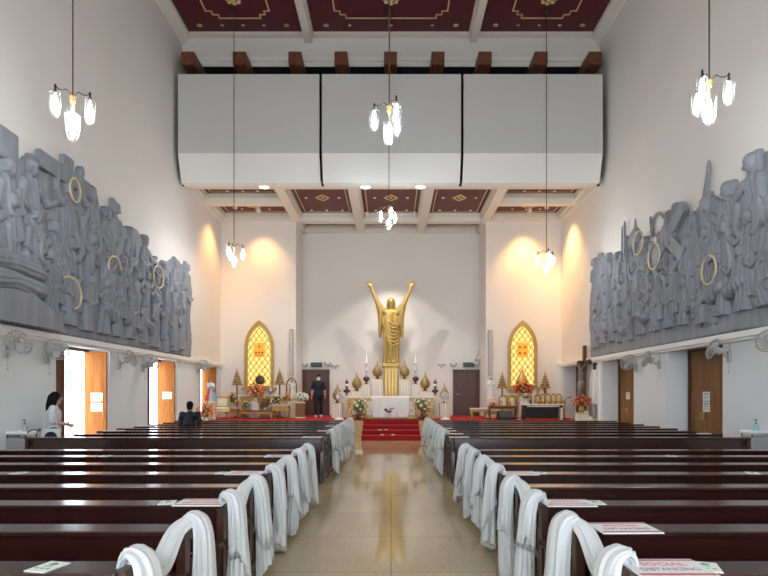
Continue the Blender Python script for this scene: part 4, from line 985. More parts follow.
# altar cloth: covers the top and hangs in front with swagged sides
c0, c1 = X(371.5, 21.3) - (ax0 + ax1) / 2, X(409.5, 21.3) - (ax0 + ax1) / 2
vs = []; fs = []; nx, nz = 60, 26
for j in range(nz + 1):
    for i in range(nx + 1):
        u = i / nx; v = j / nz; x = c0 + (c1 - c0) * u; e = abs(2 * u - 1)
        if v < .3: q = v / .3; vs.append((x, .36 - .75 * q, tz - PZ + .006))
        else:
            q = (v - .3) / .7; z = tz - PZ + .004 - q * (tz - PZ - .05); sw = math.sin((x * 9 + q * 3 * (1 if u > .5 else -1) * e)) * .012 * q
            fold = .035 * max(0, math.sin((e * 1.9 - q * .75) * 9)) * q * (e > .35)
            vs.append((x * (1 - .05 * q * e), -.392 - .02 * q - sw - fold - .01 * math.sin(x * 21) * q, z))
for j in range(nz):
    for i in range(nx): a = j * (nx + 1) + i; fs.append((a, a + 1, a + nx + 2, a + nx + 1))
ac = MB().add(vs, fs, True).build('altar_cloth', M['cloth']); ac.location = ((ax0 + ax1) / 2, 21.7, PZ); so_ = ac.modifiers.new('thickness', 'SOLIDIFY'); so_.thickness = .004
tag(ac, 'white cloth with a dark and red emblem hanging over the altar front', 'cloth')
xe = X(388.5, 21.3) - (ax0 + ax1) / 2; em = MB()
zz = Z(410.5, 21.3) - PZ
em.ball((xe - .10, -.455, zz + .03), .06, 10, (1.1, .12, .8)).ball((xe + .02, -.455, zz - .05), .05, 10, (1.5, .12, .6)).tube([(xe - .1, -.455, zz), (xe + .0, -.455, zz - .05)], .03, 6).tube([(xe + .06, -.455, zz - .03), (xe + .12, -.455, zz - .01)], .02, 6)
em.build('dark_emblem', M['black'], ac); MB().tube([(xe + .06, -.455, zz + .05), (xe + .2, -.455, zz + .09)], [.018, .026], 6).tube([(xe + .02, -.455, zz + .03), (xe + .07, -.455, zz + .06)], .015, 6).build('red_emblem', M['fred'], ac)
# lotus finials and pedestals
LG, PG2 = 'gilded lotus bud finials beside the statue', 'white and gold pedestals behind the altar'
def lotus(x, y, z, s, label):
    t = thing('lotus_finial', label, 'ornament', (x, y, z), 0, LG); t.scale = (s, s, s)
    MB().lathe([(.09, 0), (.10, .02), (.05, .05), (.045, .09), (.09, .12)], n=18).build('foot', M['darkbronze'], t)
    p = [(.06, .10), (.14, .15), (.175, .22), (.185, .29), (.17, .36), (.13, .44), (.08, .52), (.045, .58), (.025, .65), (.012, .74), (.004, .80)]
    MB().lathe(p, n=24).build('bud', M['bronze'], t)
    q = MB()
    for k in range(8):
        a = k * PI / 4; q.tube([(r_ * 1.01 * math.cos(a), r_ * 1.01 * math.sin(a), z_) for r_, z_ in p[:8]], .009, 5)
    q.build('petal_ribs', M['bronze'], t)
tier = [('tallest', 13.6, 379.2, 22.8, .44), ('middle-height', 34.2, 391, 22.5, .5), ('lowest', 53.6, 402.8, 22.2, .42)]
for s, sd in ((-1, 'left'), (1, 'right')):
    for nm, dx, py, Y, w_ in tier:
        x, z = X(VX + s * dx, Y), Z(py, Y)
        rect_ped('ornament_pedestal', '%s white and gold striped pedestal %s of the statue' % (nm, sd), 'pedestal', x, Y, PZ, z, w_, .4, PG2)
        lotus(x, Y, z, 1.0, 'gilded lotus bud finial on the %s pedestal %s of the statue' % (nm, sd))
    Y = 22.7; x, z = X(VX + s * 24.6, Y), Z(384, Y)
    rect_ped('ornament_pedestal', 'narrow white pedestal carrying the tall candle %s of the statue' % sd, 'pedestal', x, Y, PZ, z, .34, .34, PG2)
    t = thing('candle_stand', 'dark bowl stand with a tall white candle %s of the statue' % sd, 'candle', (x, Y, z), 0, 'tall candles beside the statue')
    MB().lathe([(.08, 0), (.09, .02), (.03, .06), (.04, .09), (.12, .16), (.135, .24), (.09, .28), (.06, .30)], n=18).build('bowl', M['darkbronze'], t)
    MB().lathe([(.028, .28), (.03, .5), (.045, .52), (.03, .55), (.03, .78), (.045, .8), (.03, .83), (.03, 1.08), (.02, 1.1)], n=12).build('candle', M['candle'], t)
    MB().lathe([(.036, .5), (.046, .52), (.036, .54)], n=12).lathe([(.036, .78), (.046, .8), (.036, .82)], n=12).build('gold_bands', M['bronze'], t)
    MB().lathe([(.02, 1.1), (.03, 1.15), (.015, 1.2), (.002, 1.25)], n=10).build('tip', M['candle'], t)
    Y = 22.3; x, z = X(VX + s * 44.2, Y), Z(395.3, Y)
    rect_ped('ornament_pedestal', 'short white pedestal under the bronze lantern %s of the altar' % sd, 'pedestal', x, Y, PZ, z, .26, .3, PG2)
    t = thing('bronze_lantern', 'dark bronze lantern on a stemmed bowl %s of the altar' % sd, 'lantern', (x, Y, z), 0, 'bronze lanterns beside the altar')
    MB().lathe([(.06, 0), (.05, .02), (.025, .05), (.03, .08), (.12, .14), (.14, .2), (.06, .24), (.03, .30), (.05, .32)], n=16).build('stem_bowl', M['darkbronze'], t)
    MB().lathe([(.055, .32), (.065, .33), (.07, .48), (.08, .5), (.05, .56), (.02, .6), (.006, .68)], n=8, smooth=False).build('lantern_head', M['darkbronze'], t)
    MB().lathe([(.04, .34), (.066, .36), (.071, .46), (.05, .47)], n=8).build('lantern_glass', M['candle'], t)
    # flower arrangements in front of the altar
    Y = 21.15; x = X(VX + s * (32.2 if s < 0 else 31.2), Y)
    bouquet((x, Y, PZ), .44, .36, ['fyellow', 'fyellow', 'fwhite', 'fpeach'], 'yellow and white flower arrangement in front of the altar, %s of the white cloth' % sd, 34, .058, ('darkbronze', .18, .12), ry=.22, group='yellow flower arrangements flanking the altar')
    bouquet((x - s * .05, Y - .28, PZ), .26, .13, ['fred', 'fred', 'fpink'], 'low red flower spray at the foot of the yellow flowers %s of the altar' % sd, 14, .045, ('darkbronze', .05, .07), ry=.1, group='low red flower sprays by the altar')
    # white pedestal fan
    Y = 20.75; x = X(339.3 if s < 0 else 445.5, Y); t = thing('stand_fan', 'white round-headed stand fan on the red carpet %s of the altar' % sd, 'fan', (x, Y, PZ), R(35 if s < 0 else -10), 'white stand fans beside the altar')
    MB().lathe([(.19, 0), (.19, .02), (.14, .05), (.04, .08)], n=20).build('base', M['white'], t)
    MB().lathe([(.022, .05), (.02, .5), (.016, .5), (.016, .72)], n=10).build('pole', M['white'], t)
    MB().lathe([(.03, 0), (.06, .02), (.055, .13), (.03, .15)], (0, -.03, .82), 12, axis=(0, 1, 0)).lathe([(.03, .7), (.03, .8)], n=8).build('motor', M['white'], t)
    g = MB()
    for dy, rr in ((-.16, .06), (-.15, .11), (-.12, .155), (-.09, .17), (-.05, .15), (-.04, .09)): g.tube([(rr * math.cos(q * PI / 10), dy, .84 + rr * math.sin(q * PI / 10)) for q in range(20)], .005 if rr < .165 else .009, 5, closed=True)
    for q in range(18):
        a = q * PI / 9; g.tube([(r_ * math.cos(a), dy, .84 + r_ * math.sin(a)) for r_, dy in ((.03, -.165), (.11, -.15), (.155, -.12), (.17, -.09), (.15, -.05), (.06, -.035))], .003, 4)
    g.build('guard', M['white'], t); bl = MB()
    for q in range(3):
        a = q * 2 * PI / 3; bl.ball((.08 * math.cos(a), -.09, .84 + .08 * math.sin(a)), .07, 10, (1, .12, .7), Matrix.Rotation(-a, 3, 'Y'))
    bl.build('blades', M['grey'], t)
wp = [(384.9, .30, 19.25), (379.5, .15, 18.98), (382, .15, 18.9), (392.6, .15, 18.98), (391, .45, 19.8)]
for i, (px, z, y) in enumerate(((385.5, .30, 19.45), (379.6, .30, 19.4), (381.8, .15, 19.05), (392.8, .15, 19.08))):
    o = MB().ball((0, 0, .015), .05, 10, (1, .9, .35)).ball((.05, .02, .012), .035, 8, (1, 1, .35)).ball((-.04, .03, .012), .03, 8, (1, 1, .4)).build('white_spot', M['fwhite'])  # small flat white spots on the carpeted steps
    o.location = (X(px, y), y, z + .012); tag(o, ['small white spot highest on the red carpeted steps', 'small white spot furthest left on the red carpeted steps', 'small white spot lowest on the left of the red carpeted steps', 'small white spot on the right of the red carpeted steps'][i], 'flower', 'white spots on the red steps')

# ---- tiered umbrella stands, side altars
def tiered(px, py0, Y, label):
    x = X(px, Y); z1 = Z(py0, Y) - PZ; t = thing('tiered_umbrella', label, 'ornament', (x, Y, PZ), 0, 'gold tiered umbrellas on the side altars')
    MB().lathe([(.16, 0), (.16, .03), (.06, .07), (.03, .12), (.03, z1 - .75), (.02, z1 - .3), (.014, z1 - .12)], n=12).build('pole', M['darkbronze'], t)
    for k in range(5):
        r_ = .21 - .036 * k; z = z1 - .66 + .105 * k
        MB().lathe([(r_, z - .045), (r_ + .005, z), (r_ * .55, z + .055), (.02, z + .075)], n=18).build('canopy', M['bronze'], t)
    MB().lathe([(.03, z1 - .15), (.035, z1 - .12), (.012, z1 - .06), (.003, z1)], n=10).build('finial', M['gold'], t)
tiered(237, 367.5, 22.4, 'gold five-tiered umbrella left of the left arched window'); tiered(279.7, 367, 22.4, 'gold five-tiered umbrella right of the left arched window')
tiered(502.2, 370.5, 22.4, 'gold five-tiered umbrella left of the right arched window'); tiered(545, 370.5, 22.4, 'gold five-tiered umbrella right of the right arched window')
def table(name, label, cat, x0, x1, y0, y1, z0, z1, top, base, leg=.05, apron=.1, group=None):
    cx, cy = (x0 + x1) / 2, (y0 + y1) / 2; a, b_ = (x1 - x0) / 2, (y1 - y0) / 2; h = z1 - z0
    t = thing(name, label, cat, (cx, cy, z0), 0, group)
    MB().bbox(-a, a, -b_, b_, h - .05, h, .01).build('tabletop', M[top], t)
    MB().bbox(-a + .04, a - .04, -b_ + .04, b_ - .04, h - .05 - apron, h - .045, .008).build('apron', M[base], t)
    for sx in (-1, 1):
        for sy in (-1, 1):
            MB().tube([(sx * (a - .07), sy * (b_ - .07), 0), (sx * (a - .09), sy * (b_ - .08), h * .2), (sx * (a - .05), sy * (b_ - .06), h * .6), (sx * (a - .06), sy * (b_ - .07), h - .05 - apron / 2)], [leg * .8, leg * .55, leg, leg], 8).build('leg', M[base], t)
    return t
def saint(name, label, loc, h, robe, hairm, rz=0, stole=None, rays=False, child=False):
    t = thing(name, label, 'statue', loc, rz); b = MB()
    MB().lathe([(.17 * h, 0), (.17 * h, .04 * h), (.13 * h, .06 * h)], n=18).build('plinth', M['marble'], t)
    ruffle(b, [(0, 0, .05 * h), (0, 0, .35 * h), (0, 0, .6 * h), (0, 0, .80 * h)], [(.15 * h, .12 * h), (.12 * h, .10 * h), (.115 * h, .085 * h), (.10 * h, .065 * h)], 1, lobes=7, amp=.12, n=44, axis=(1, 0, 0))
    for s in (-1, 1): b.limb([(s * .10 * h, 0, .76 * h), (s * .14 * h, -.02 * h, .62 * h), (s * (.05 if s < 0 else .12) * h, -.12 * h, .66 * h)], [.05 * h, .045 * h, .025 * h], 10)
    b.cone((0, 0, .8 * h), (0, 0, .88 * h), .035 * h, .035 * h, 10)
    b.remesh('robe', M[robe], t, vox=.012 * h, it=2)
    hd_ = MB().ball((0, -.01 * h, .92 * h), .058 * h, 14, (.85, .95, 1.2)); hd_.cone((0, -.06 * h, .925 * h), (0, -.07 * h, .91 * h), .008 * h, .012 * h, 8)
    hd_.build('head', M['skin'], t)
    MB().ball((0, .012 * h, .94 * h), .064 * h, 14, (.95, .95, 1.1)).limb([(0, .03 * h, .92 * h), (0, .05 * h, .82 * h)], [.06 * h, .05 * h]).build('hair', M[hairm], t)
    if rays:
        for s, mk in ((-1, 'rayred'), (1, 'rayblue')):
            MB().add([(s * .01 * h, -.12 * h, .68 * h), (s * .05 * h, -.12 * h, .68 * h), (s * .26 * h, -.16 * h, .10 * h), (s * .10 * h, -.17 * h, .08 * h), (s * .01 * h, -.10 * h, .68 * h), (s * .05 * h, -.10 * h, .68 * h), (s * .26 * h, -.14 * h, .10 * h), (s * .10 * h, -.15 * h, .08 * h)],
                     [(0, 1, 2, 3), (7, 6, 5, 4), (0, 4, 5, 1), (1, 5, 6, 2), (2, 6, 7, 3), (3, 7, 4, 0)]).build('ray', M[mk], t)
    if stole: MB().prism([(-.05 * h, .1 * h), (.05 * h, .1 * h), (.12 * h, .78 * h), (-.12 * h, .78 * h)], 'y', .10 * h, .12 * h).tube(bez([(-.11 * h, -.05 * h, .78 * h), (-.05 * h, -.11 * h, .5 * h), (-.1 * h, -.13 * h, .1 * h)], 6), .03 * h, 8).build('mantle', M[stole], t)
    return t
def armchair(name, label, x, y, z, rz, w_, h, frame, cush, group=None):
    t = thing(name, label, 'chair', (x, y, z), rz, group); a = w_ / 2        # faces local -y
    MB().bbox(-a + .03, a - .03, -.25, .22, .36, .46, .025).build('seat', M[cush], t)
    MB().bbox(-a + .06, a - .06, .17, .24, .5, h - .08, .025).build('backrest', M[cush], t)
    fr = MB().tube(bez([(-a, .24, .36), (-a, .25, h - .1), (-a * .6, .26, h), (0, .26, h + .03), (a * .6, .26, h), (a, .25, h - .1), (a, .24, .36)], 5), .03, 8)
    fr.build('back_frame', M[frame], t)
    MB().bbox(-a, a, -.27, .25, .29, .36, .015).build('seat_rail', M[frame], t)
    for s in (-1, 1):
        MB().tube(bez([(s * a, .22, .66), (s * a, -.1, .66), (s * a, -.24, .63), (s * a, -.22, .5), (s * a, -.22, .34)], 4), .024, 8).build('armrest', M[frame], t)
        for yy in (-.23, .21): MB().tube([(s * (a - .03), yy, .3), (s * (a - .02), yy * 1.04, .12), (s * (a - .03), yy * 1.1, 0)], [.03, .022, .018], 8).build('leg', M[frame], t)
    return t
# left side altar
Y = 22.55
t = table('side_altar', 'gold side altar table under the left arched window', 'altar', X(241, Y), X(279, Y), 22.3, 22.85, PZ, Z(395, Y), 'marble', 'goldpaint', .06, .22)
t = thing('monstrance', 'dark round gold-rayed monstrance in front of the left arched window', 'ornament', (X(260, Y), Y, Z(395, Y)))
MB().lathe([(.13, 0), (.12, .03), (.04, .08), (.03, .3), (.06, .34), (.03, .4)], n=14).build('stem', M['bronze'], t)
MB().lathe([(.16, -.03), (.19, -.01), (.19, .01), (.16, .03)], (0, 0, .6), 20, axis=(0, 1, 0)).build('disc', M['darkbronze'], t)
g = MB()
for k in range(16): a = k * PI / 8; g.tube([(.17 * math.cos(a), 0, .6 + .17 * math.sin(a)), (.26 * math.cos(a), 0, .6 + .26 * math.sin(a))], [.02, .005], 5)
g.build('rays', M['bronze'], t)
bouquet((X(255.5, 22.15), 22.15, Z(400, 22.15)), .34, .32, ['forange', 'forange', 'fpeach'], 'big orange flower bouquet in front of the left arched window', 40, .06, ('marble', .12, .08))
rect_ped('flower_pedestal', 'white pedestal under the orange bouquet at the left side altar', 'pedestal', X(255.5, 22.1), 22.1, PZ, Z(400, 22.15), .3, .2, None, False)
bouquet((X(265, 21.75), 21.75, .93), .34, .27, ['fred', 'fpink', 'fwhite'], 'dark red and white flowers on the low table of the left side altar', 30, .045, ('marble', .1, .07))
table('offering_table', 'low reddish wooden table in front of the left side altar', 'table', X(240, 21.75), X(274, 21.75), 21.5, 22.0, PZ, .93, 'pad', 'goldpaint', .05, .1)
table('flower_stand', 'small gold stand with cream top at the left end of the left side altar', 'table', X(225.5, 22), X(239.5, 22), 21.8, 22.2, PZ, Z(407.5, 22), 'marble', 'goldpaint', .045, .14)
bouquet((X(232.5, 22), 22, Z(407.5, 22)), .29, .31, ['fpeach', 'fwhite', 'fpeach', 'forange'], 'peach and white flowers at the left end of the left side altar', 26, .05, ('marble', .1, .07))
bouquet((X(246, 21.65), 21.65, .93), .20, .17, ['fwhite', 'fyellow'], 'small white flowers on the left of the low wooden table', 16, .032, ('gold', .09, .05))
table('flower_stand', 'cream topped gold stand at the right end of the left side altar', 'table', X(272, 21.9), X(290, 21.9), 21.7, 22.1, PZ, Z(404.5, 21.9), 'marble', 'goldpaint', .05, .2)
bouquet((X(277, 21.9), 21.9, Z(404.5, 21.9)), .28, .18, ['fgreen', 'fyellow'], 'yellow green flowers on the stand right of the left side altar', 20, .04, ('marble', .05, .06))
bouquet((X(286.5, 21.8), 21.8, Z(404.5, 21.9)), .21, .19, ['forange', 'fpeach'], 'small orange flowers beside the yellow green ones near the brown statue', 18, .045, ('gold', .09, .05))
for px, lb in ((247.5, 'small silver vessel left of the orange bouquet on the left side altar'), (270.5, 'small silver vessel right of the monstrance on the left side altar')):
    t = thing('silver_vessel', lb, 'ornament', (X(px, 22.4), 22.4, Z(395, Y)), 0, 'silver vessels')
    MB().lathe([(.07, 0), (.03, .04), (.09, .10), (.11, .17), (.07, .24)], n=14).build('cup', M['steel'], t); MB().lathe([(.075, .24), (.05, .28), (.012, .31), (.02, .34), (.003, .37)], n=12).build('lid', M['steel'], t)
# saint in a brown arch and hydrangea stand
rect_ped('statue_stand', 'pale stand under the brown-robed saint statue by the column speaker', 'pedestal', X(291.5, 22.3), 22.3, PZ, Z(398, 22.3), .42, .3)
saint('saint_statue', 'small brown and white saint statue in an arched shrine below the left column speaker', (X(291.5, 22.25), 22.25, Z(398, 22.3)), .72, 'robe', 'brownrobe', 0, stole='brownrobe')
pa = arch_pts(0, .2, .0, .5, .80)
sh = thing('shrine_arch', 'brown pointed shrine arch behind the small saint statue', 'shrine', (X(291.5, 22.4), 22.4, Z(398, 22.3)))
a_ = MB().tube([(x, 0, z) for x, z in pa], .026, 6); a_.build('arch_frame', M['brownrobe'], sh); MB().prism(pa, 'y', .012, .03).build('back_panel', M['marble'], sh)
rect_ped('hydrangea_stand', 'brown wooden stand under the white green flowers beside the left back door', 'pedestal', X(300.5, 21.9), 21.9, PZ, Z(402, 21.9), .34, .34, None, False).children[0].data.materials[0] = M['pad']
bouquet((X(300, 21.9), 21.9, Z(402, 21.9)), .36, .18, ['fgreen', 'fwhite'], 'wide mound of white green flowers beside the man in the dark shirt', 40, .06, ('marble', .06, .1), ry=.25)
# divine statue at the third left door, chair, flowers
Y = 20.65; x = X(210.5, Y)
rect_ped('statue_stand', 'white stand behind the pink flowers by the third left door', 'pedestal', x, Y, PZ, Z(402.5, Y), .4, .36)
saint('saint_statue', 'white-robed statue with red and blue rays before the third left door', (x, Y, Z(402.5, Y)), .90, 'robe', 'brownrobe', R(25), rays=True)
bouquet((X(206, 19.93), 19.93, .451), .34, .30, ['forange', 'fpink', 'fpeach'], 'orange and pink flowers at the foot of the red and blue rayed statue', 44, .055, ('marble', .28, .1), ry=.2)
armchair('gold_armchair', 'gold-framed armchair right of the pink flowers on the left', X(222.5, 20.9), 20.9, PZ, R(20), .5, .85, 'gold', 'cushion')
# right side altar
Y = 22.55
table('side_altar', 'gold side altar table under the right arched window', 'altar', X(505, Y), X(541, Y), 22.3, 22.85, PZ, Z(394, Y), 'marble', 'goldpaint', .06, .2)
t = thing('gilded_spire', 'gold cone-shaped covered vessel in front of the right arched window', 'ornament', (X(522, 22.6), 22.6, Z(394, Y)))
MB().lathe([(.14, 0), (.13, .03), (.08, .07), (.2, .16), (.24, .25)], n=18).build('bowl', M['gold'], t); MB().lathe([(.25, .25), (.25, .5), (.2, .62), (.13, .75), (.07, .9), (.02, 1.02), (.005, 1.12)], n=18).build('cover', M['gold'], t)
bouquet((X(523, 22.2), 22.2, Z(396, 22.2)), .40, .27, ['forange', 'fred', 'forange'], 'wide red orange bouquet in front of the right arched window', 44, .062, ('gold', .12, .09), ry=.2)
rect_ped('flower_pedestal', 'cream pedestal under the red orange bouquet at the right side altar', 'pedestal', X(523, 22.15), 22.15, PZ, Z(396, 22.2), .3, .2, None, False)
for px, py, Y2, lb in ((544, 391, 22.5, 'silver bowl right of the red orange bouquet'), (533.5, 389, 22.4, 'silver bowl just beside the red orange bouquet, upper one'), (526, 399, 21.9, 'silver bowl below the red orange bouquet')):
    z = Z(py, Y2); rect_ped('bowl_stand', 'slim stand under the ' + lb, 'pedestal', X(px, Y2), Y2, PZ, z, .16, .16, None, False)
    t = thing('silver_bowl', lb, 'bowl', (X(px, Y2), Y2, z), 0, 'silver bowls'); MB().lathe([(.05, 0), (.03, .03), (.09, .07), (.12, .14), (.115, .18), (.105, .18), (.10, .14), (.03, .06)], n=16).build('bowl', M['steel'], t); MB().ball((0, 0, .16), .095, 12, (1, 1, .6)).build('cover', M['steel'], t)
rect_ped('statue_stand', 'pale stand under the white statue below the right column speaker', 'pedestal', X(491, 22.4), 22.4, PZ, Z(399, 22.4), .36, .3)
saint('saint_statue', 'white-robed saint statue below the right column speaker', (X(491, 22.4), 22.4, Z(399, 22.4)), .90, 'robe', 'cushion')
# chairs, stool, sofa row
CG = 'cream and gold high-backed chairs by the right side altar'
for px, lb in ((504.5, 'cream and gold striped chair behind the dark stool, left of the pair'), (513, 'cream and gold striped chair behind the dark stool, right of the pair')):
    armchair('gold_armchair', lb, X(px, 21.8), 21.8, PZ, 0, .30, .88, 'goldpaint', 'cushion', CG)
for k in range(5):
    armchair('gold_armchair', 'cream and gold chair in the row behind the keyboard, ' + ['leftmost', 'second from the left', 'middle one', 'second from the right', 'rightmost'][k], X(539.2 + 5.4 * k, 22.0), 22.0, PZ, 0, .195, .92, 'goldpaint', 'cushion', CG)
t = table('bench', 'low cream-topped gold bench left of the right side altar', 'bench', X(470, 21.4), X(487, 21.4), 21.2, 21.6, PZ, Z(408, 21.4), 'cushion', 'goldpaint', .045, .1)
t = table('side_table', 'small cream-topped gold table with orange flowers near the white statue', 'table', X(487.5, 21.3), X(499.5, 21.3), 21.1, 21.5, PZ, Z(409.5, 21.3), 'marble', 'goldpaint', .04, .12)
bouquet((X(493.5, 21.3), 21.3, Z(409.5, 21.3)), .2, .13, ['fpeach', 'forange'], 'small peach orange flowers on the side table near the white statue', 20, .042, ('marble', .07, .06))
t = table('dark_bench', 'dark wooden kneeling bench in front of the striped chairs', 'bench', X(488, 20.9), X(517.5, 20.9), 20.75, 21.05, PZ, Z(406, 20.9), 'beamwood', 'beamwood', .03, .05)
t = thing('floor_monitor', 'black wedge floor speaker in front of the striped chairs', 'speaker', (X(505, 20.6), 20.6, PZ))
MB().prism([(-.2, 0), (.2, 0), (.2, .3), (-.06, .33), (-.2, .1)], 'x', -.26, .26).build('cabinet', M['black'], t); MB().prism([(-.215, .1), (-.07, .335), (-.08, .34), (-.225, .105)], 'x', -.23, .23).build('grille', mat('dark_grille', (.05, .05, .055), .6), t)
t = thing('electric_keyboard', 'black electric piano with a white lid in front of the gold chair row', 'piano', (X(542, 20.8), 20.8, PZ))
kb_ = MB().bbox(-.72, .72, -.2, .2, .44, .54, .015).build('body', M['black'], t); MB().bbox(-.76, .76, -.24, .24, .54, .57, .01).build('lid', M['cloth'], t)
MB().bbox(-.66, .66, .12, .17, .05, .45, .01).build('modesty_panel', M['black'], t)
for s in (-1, 1): MB().bbox(s * .68 - .04, s * .68 + .04, -.2, .2, 0, .45, .01).build('side_stand', M['black'] if s < 0 else M['marble'], t)
MB().bbox(-.6, .6, -.206, -.19, .48, .52, .004).build('keys', M['white'], kb_)
t = thing('microphone_stand', 'thin microphone stand at the right end of the electric piano', 'microphone', (X(563.5, 20.8), 20.8, PZ))
MB().lathe([(.14, 0), (.14, .02), (.012, .04), (.012, .55)], n=12).build('base_pole', M['iron'], t); MB().tube([(0, 0, .53), (.06, -.02, .75), (.16, -.05, .82)], .011, 6).build('boom', M['iron'], t); MB().lathe([(.015, 0), (.028, .06), (.03, .1), (.01, .12)], (.16, -.05, .82), 10, axis=(1, -.3, .2)).build('microphone', M['black'], t)
t = thing('microphone_stand', 'short microphone stand at the left end of the electric piano', 'microphone', (X(519, 20.6), 20.6, PZ))
MB().lathe([(.14, 0), (.14, .02), (.012, .04), (.012, .6)], n=12).build('base_pole', M['steel'], t); MB().tube([(0, 0, .58), (.05, -.02, .74), (.12, -.05, .82)], .011, 6).build('boom', M['steel'], t); MB().lathe([(.015, 0), (.028, .06), (.03, .1), (.01, .12)], (.12, -.05, .82), 10, axis=(1, -.3, .2)).build('microphone', M['black'], t)
Y = 19.9; x = X(581.5, 19.02)
rect_ped('flower_pedestal', 'white pedestal with gold edges under the orange flowers by the crucifix', 'pedestal', x, 19.02, .151, Z(412.5, 19.02), .34, .34, None, False)
bouquet((x, 19.02, Z(412.5, 19.02)), .34, .22, ['forange', 'forange', 'fred'], 'orange flowers in a gold vase before the third right door', 34, .055, ('goldpaint', .22, .11), ry=.22)
# crucifix on the right wall, faces -x
t = thing('crucifix', 'dark wooden crucifix with a pale figure on the right wall before the third door', 'crucifix', (6.86, 19.85, .98))
MB().bbox(-.05, .05, -.09, .09, 0, 2.3, .012).build('upright', M['darkwood'], t); MB().bbox(-.05, .05, -.58, .58, 1.62, 1.78, .012).build('crossbar', M['darkwood'], t)
b = MB(); b.limb([(-.12, 0, 1.36), (-.13, .02, 1.1), (-.12, 0, .95)], [.12, .10, .11]); b.ball((-.18, .03, 1.66), .085, 12, (.9, .85, 1.15)); b.cone((-.13, 0, 1.45), (-.16, .02, 1.58), .05, .045)
for s in (-1, 1):
    b.limb([(-.12, s * .12, 1.45), (-.10, s * .32, 1.58), (-.08, s * .52, 1.70)], [.05, .04, .028]); b.limb([(-.12, s * .06, .92), (-.2, s * .05, .58), (-.09, s * .02, .26), (-.13, s * .02, .16)], [.075, .055, .04, .03])
    for q in range(4): b.cone((-.08, s * .53, 1.69 + .012 * q), (-.09, s * .60, 1.69 + .018 * q), .010, .008, 6)
    b.cone((-.08, s * .52, 1.72), (-.1, s * .55, 1.77), .011, .009, 6)
b.remesh('figure', mat('carved_figure_grey', (.17, .14, .12), .55), t, vox=.014, it=2)
MB().limb([(-.12, 0, .98), (-.13, 0, .86)], [.125, .12]).build('loincloth', mat('carved_cloth', (.27, .24, .21), .6), t); MB().ball((-.17, .03, 1.70), .09, 12, (1, 1, .9)).build('hair', M['darkwood'], t)
t = thing('junction_box', 'small grey metal box on the right wall between the second and third doors', 'box', (6.98, 19.25, 1.02)); MB().bbox(-.10, .0, -.22, .22, -.22, .22, .012).build('cabinet', M['steel'], t); MB().bbox(-.108, -.1, -.18, .18, -.18, .18, .004).build('cover_door', M['steel'], t)
cdm = MB().box(6.93, 7.0, 18.72, 18.80, 0, 2.65).box(6.95, 7.0, 19.30, 19.34, 1.2, 2.65); o = cdm.build('trim_5', M['white']); o['kind'] = 'structure'
t = thing('wall_spotlight', 'small dark wall lamp under the ledge between the second and third right doors', 'lamp', (7.0, 18.9, 2.58)); MB().bbox(-.12, 0, -.03, .03, -.02, .04, .008).build('bracket', M['black'], t); MB().lathe([(.05, 0), (.06, .06), (.055, .22), (.05, .23)], (-.13, 0, .04), 12, axis=(0, 0, -1)).build('lamp_head', M['black'], t)

# ---- sanitiser stands by the side walls
for sg, y, lb in ((-1, 10.35, 'left'), (1, 10.5, 'right')):
    x = X(22 if sg < 0 else 756, y); t = thing('sanitiser_trolley', 'small grey metal trolley by the %s wall' % lb, 'trolley', (x, y, 0), 0, 'sanitiser trolleys')
    fr = MB()
    for sx in (-1, 1):
        for sy in (-1, 1): fr.tube([(sx * .17, sy * .15, .03), (sx * .17, sy * .15, .86)], .011, 7)
    fr.tube([(.17, -.15, .86), (.26, -.15, .92), (.26, .15, .92), (.17, .15, .86)], .011, 7).build('frame', M['black'], t)
    MB().bbox(-.2, .2, -.17, .17, .84, .86, .004).box(-.2, .2, -.17, -.16, .84, .9).box(-.2, .2, .16, .17, .84, .9).build('tray', M['paper'], t)
    bb = MB().bbox(-.19, .19, -.17, .17, .52, .78, .01)
    for q in range(4): bb.box(-.17, .17, -.176, -.168, .55 + .055 * q, .575 + .055 * q)
    bb.build('drawer_unit', M['steel'], t); MB().bbox(-.18, .18, -.16, .16, .12, .14, .004).build('lower_shelf', M['steel'], t)
    for sx in (-1, 1):
        for sy in (-1, 1): MB().ball((sx * .17, sy * .15, .025), .025, 8).build('caster', M['black'], t)
    bt = thing('sanitiser_bottle', 'pump bottle of %s gel on the trolley by the %s wall' % ('clear' if sg < 0 else 'aqua', lb), 'bottle', (x + (.05 if sg < 0 else 0), y, .86))
    MB().lathe([(.04, 0), (.045, .01), (.045, .12), (.03, .15), (.018, .16)], n=14).build('bottle', M['grey'] if sg < 0 else M['aqua'], bt); MB().lathe([(.018, .16), (.02, .18), (.008, .19), (.008, .23), (.016, .235), (.016, .25)], n=10).tube([(0, 0, .24), (-.05, 0, .235)], .008, 6).build('pump', mat('teal_cap', (.03, .14, .16), .4), bt)

# ---- people
def hand(mb, w_, d, lat, curl=.5, thumb=1):
    d = Vector(d).normalized(); lat = Vector(lat); lat = (lat - d * d.dot(lat)).normalized(); n = d.cross(lat); w_ = Vector(w_)
    for q in (-.022, 0, .022): mb.cone(w_ + d * .015 + lat * q * .6, w_ + d * .085 + lat * q, .014, .013, 8)
    for q, ln in ((-.033, .055), (-.011, .072), (.011, .078), (.033, .068)):
        k = w_ + d * .09 + lat * q; k2 = k + (d * math.cos(curl) + n * math.sin(curl)) * ln * .55; k3 = k2 + (d * math.cos(curl * 2.1) + n * math.sin(curl * 2.1)) * ln * .5
        mb.limb([k, k2, k3], [.0095, .009, .0078], 8)
    k = w_ + d * .03 + lat * .025 * thumb; mb.limb([k, k + (lat * thumb * .7 + d * .6 + n * .3) * .045, k + (lat * thumb * .7 + d * 1.1 + n * .7) * .07], [.012, .011, .009], 8)
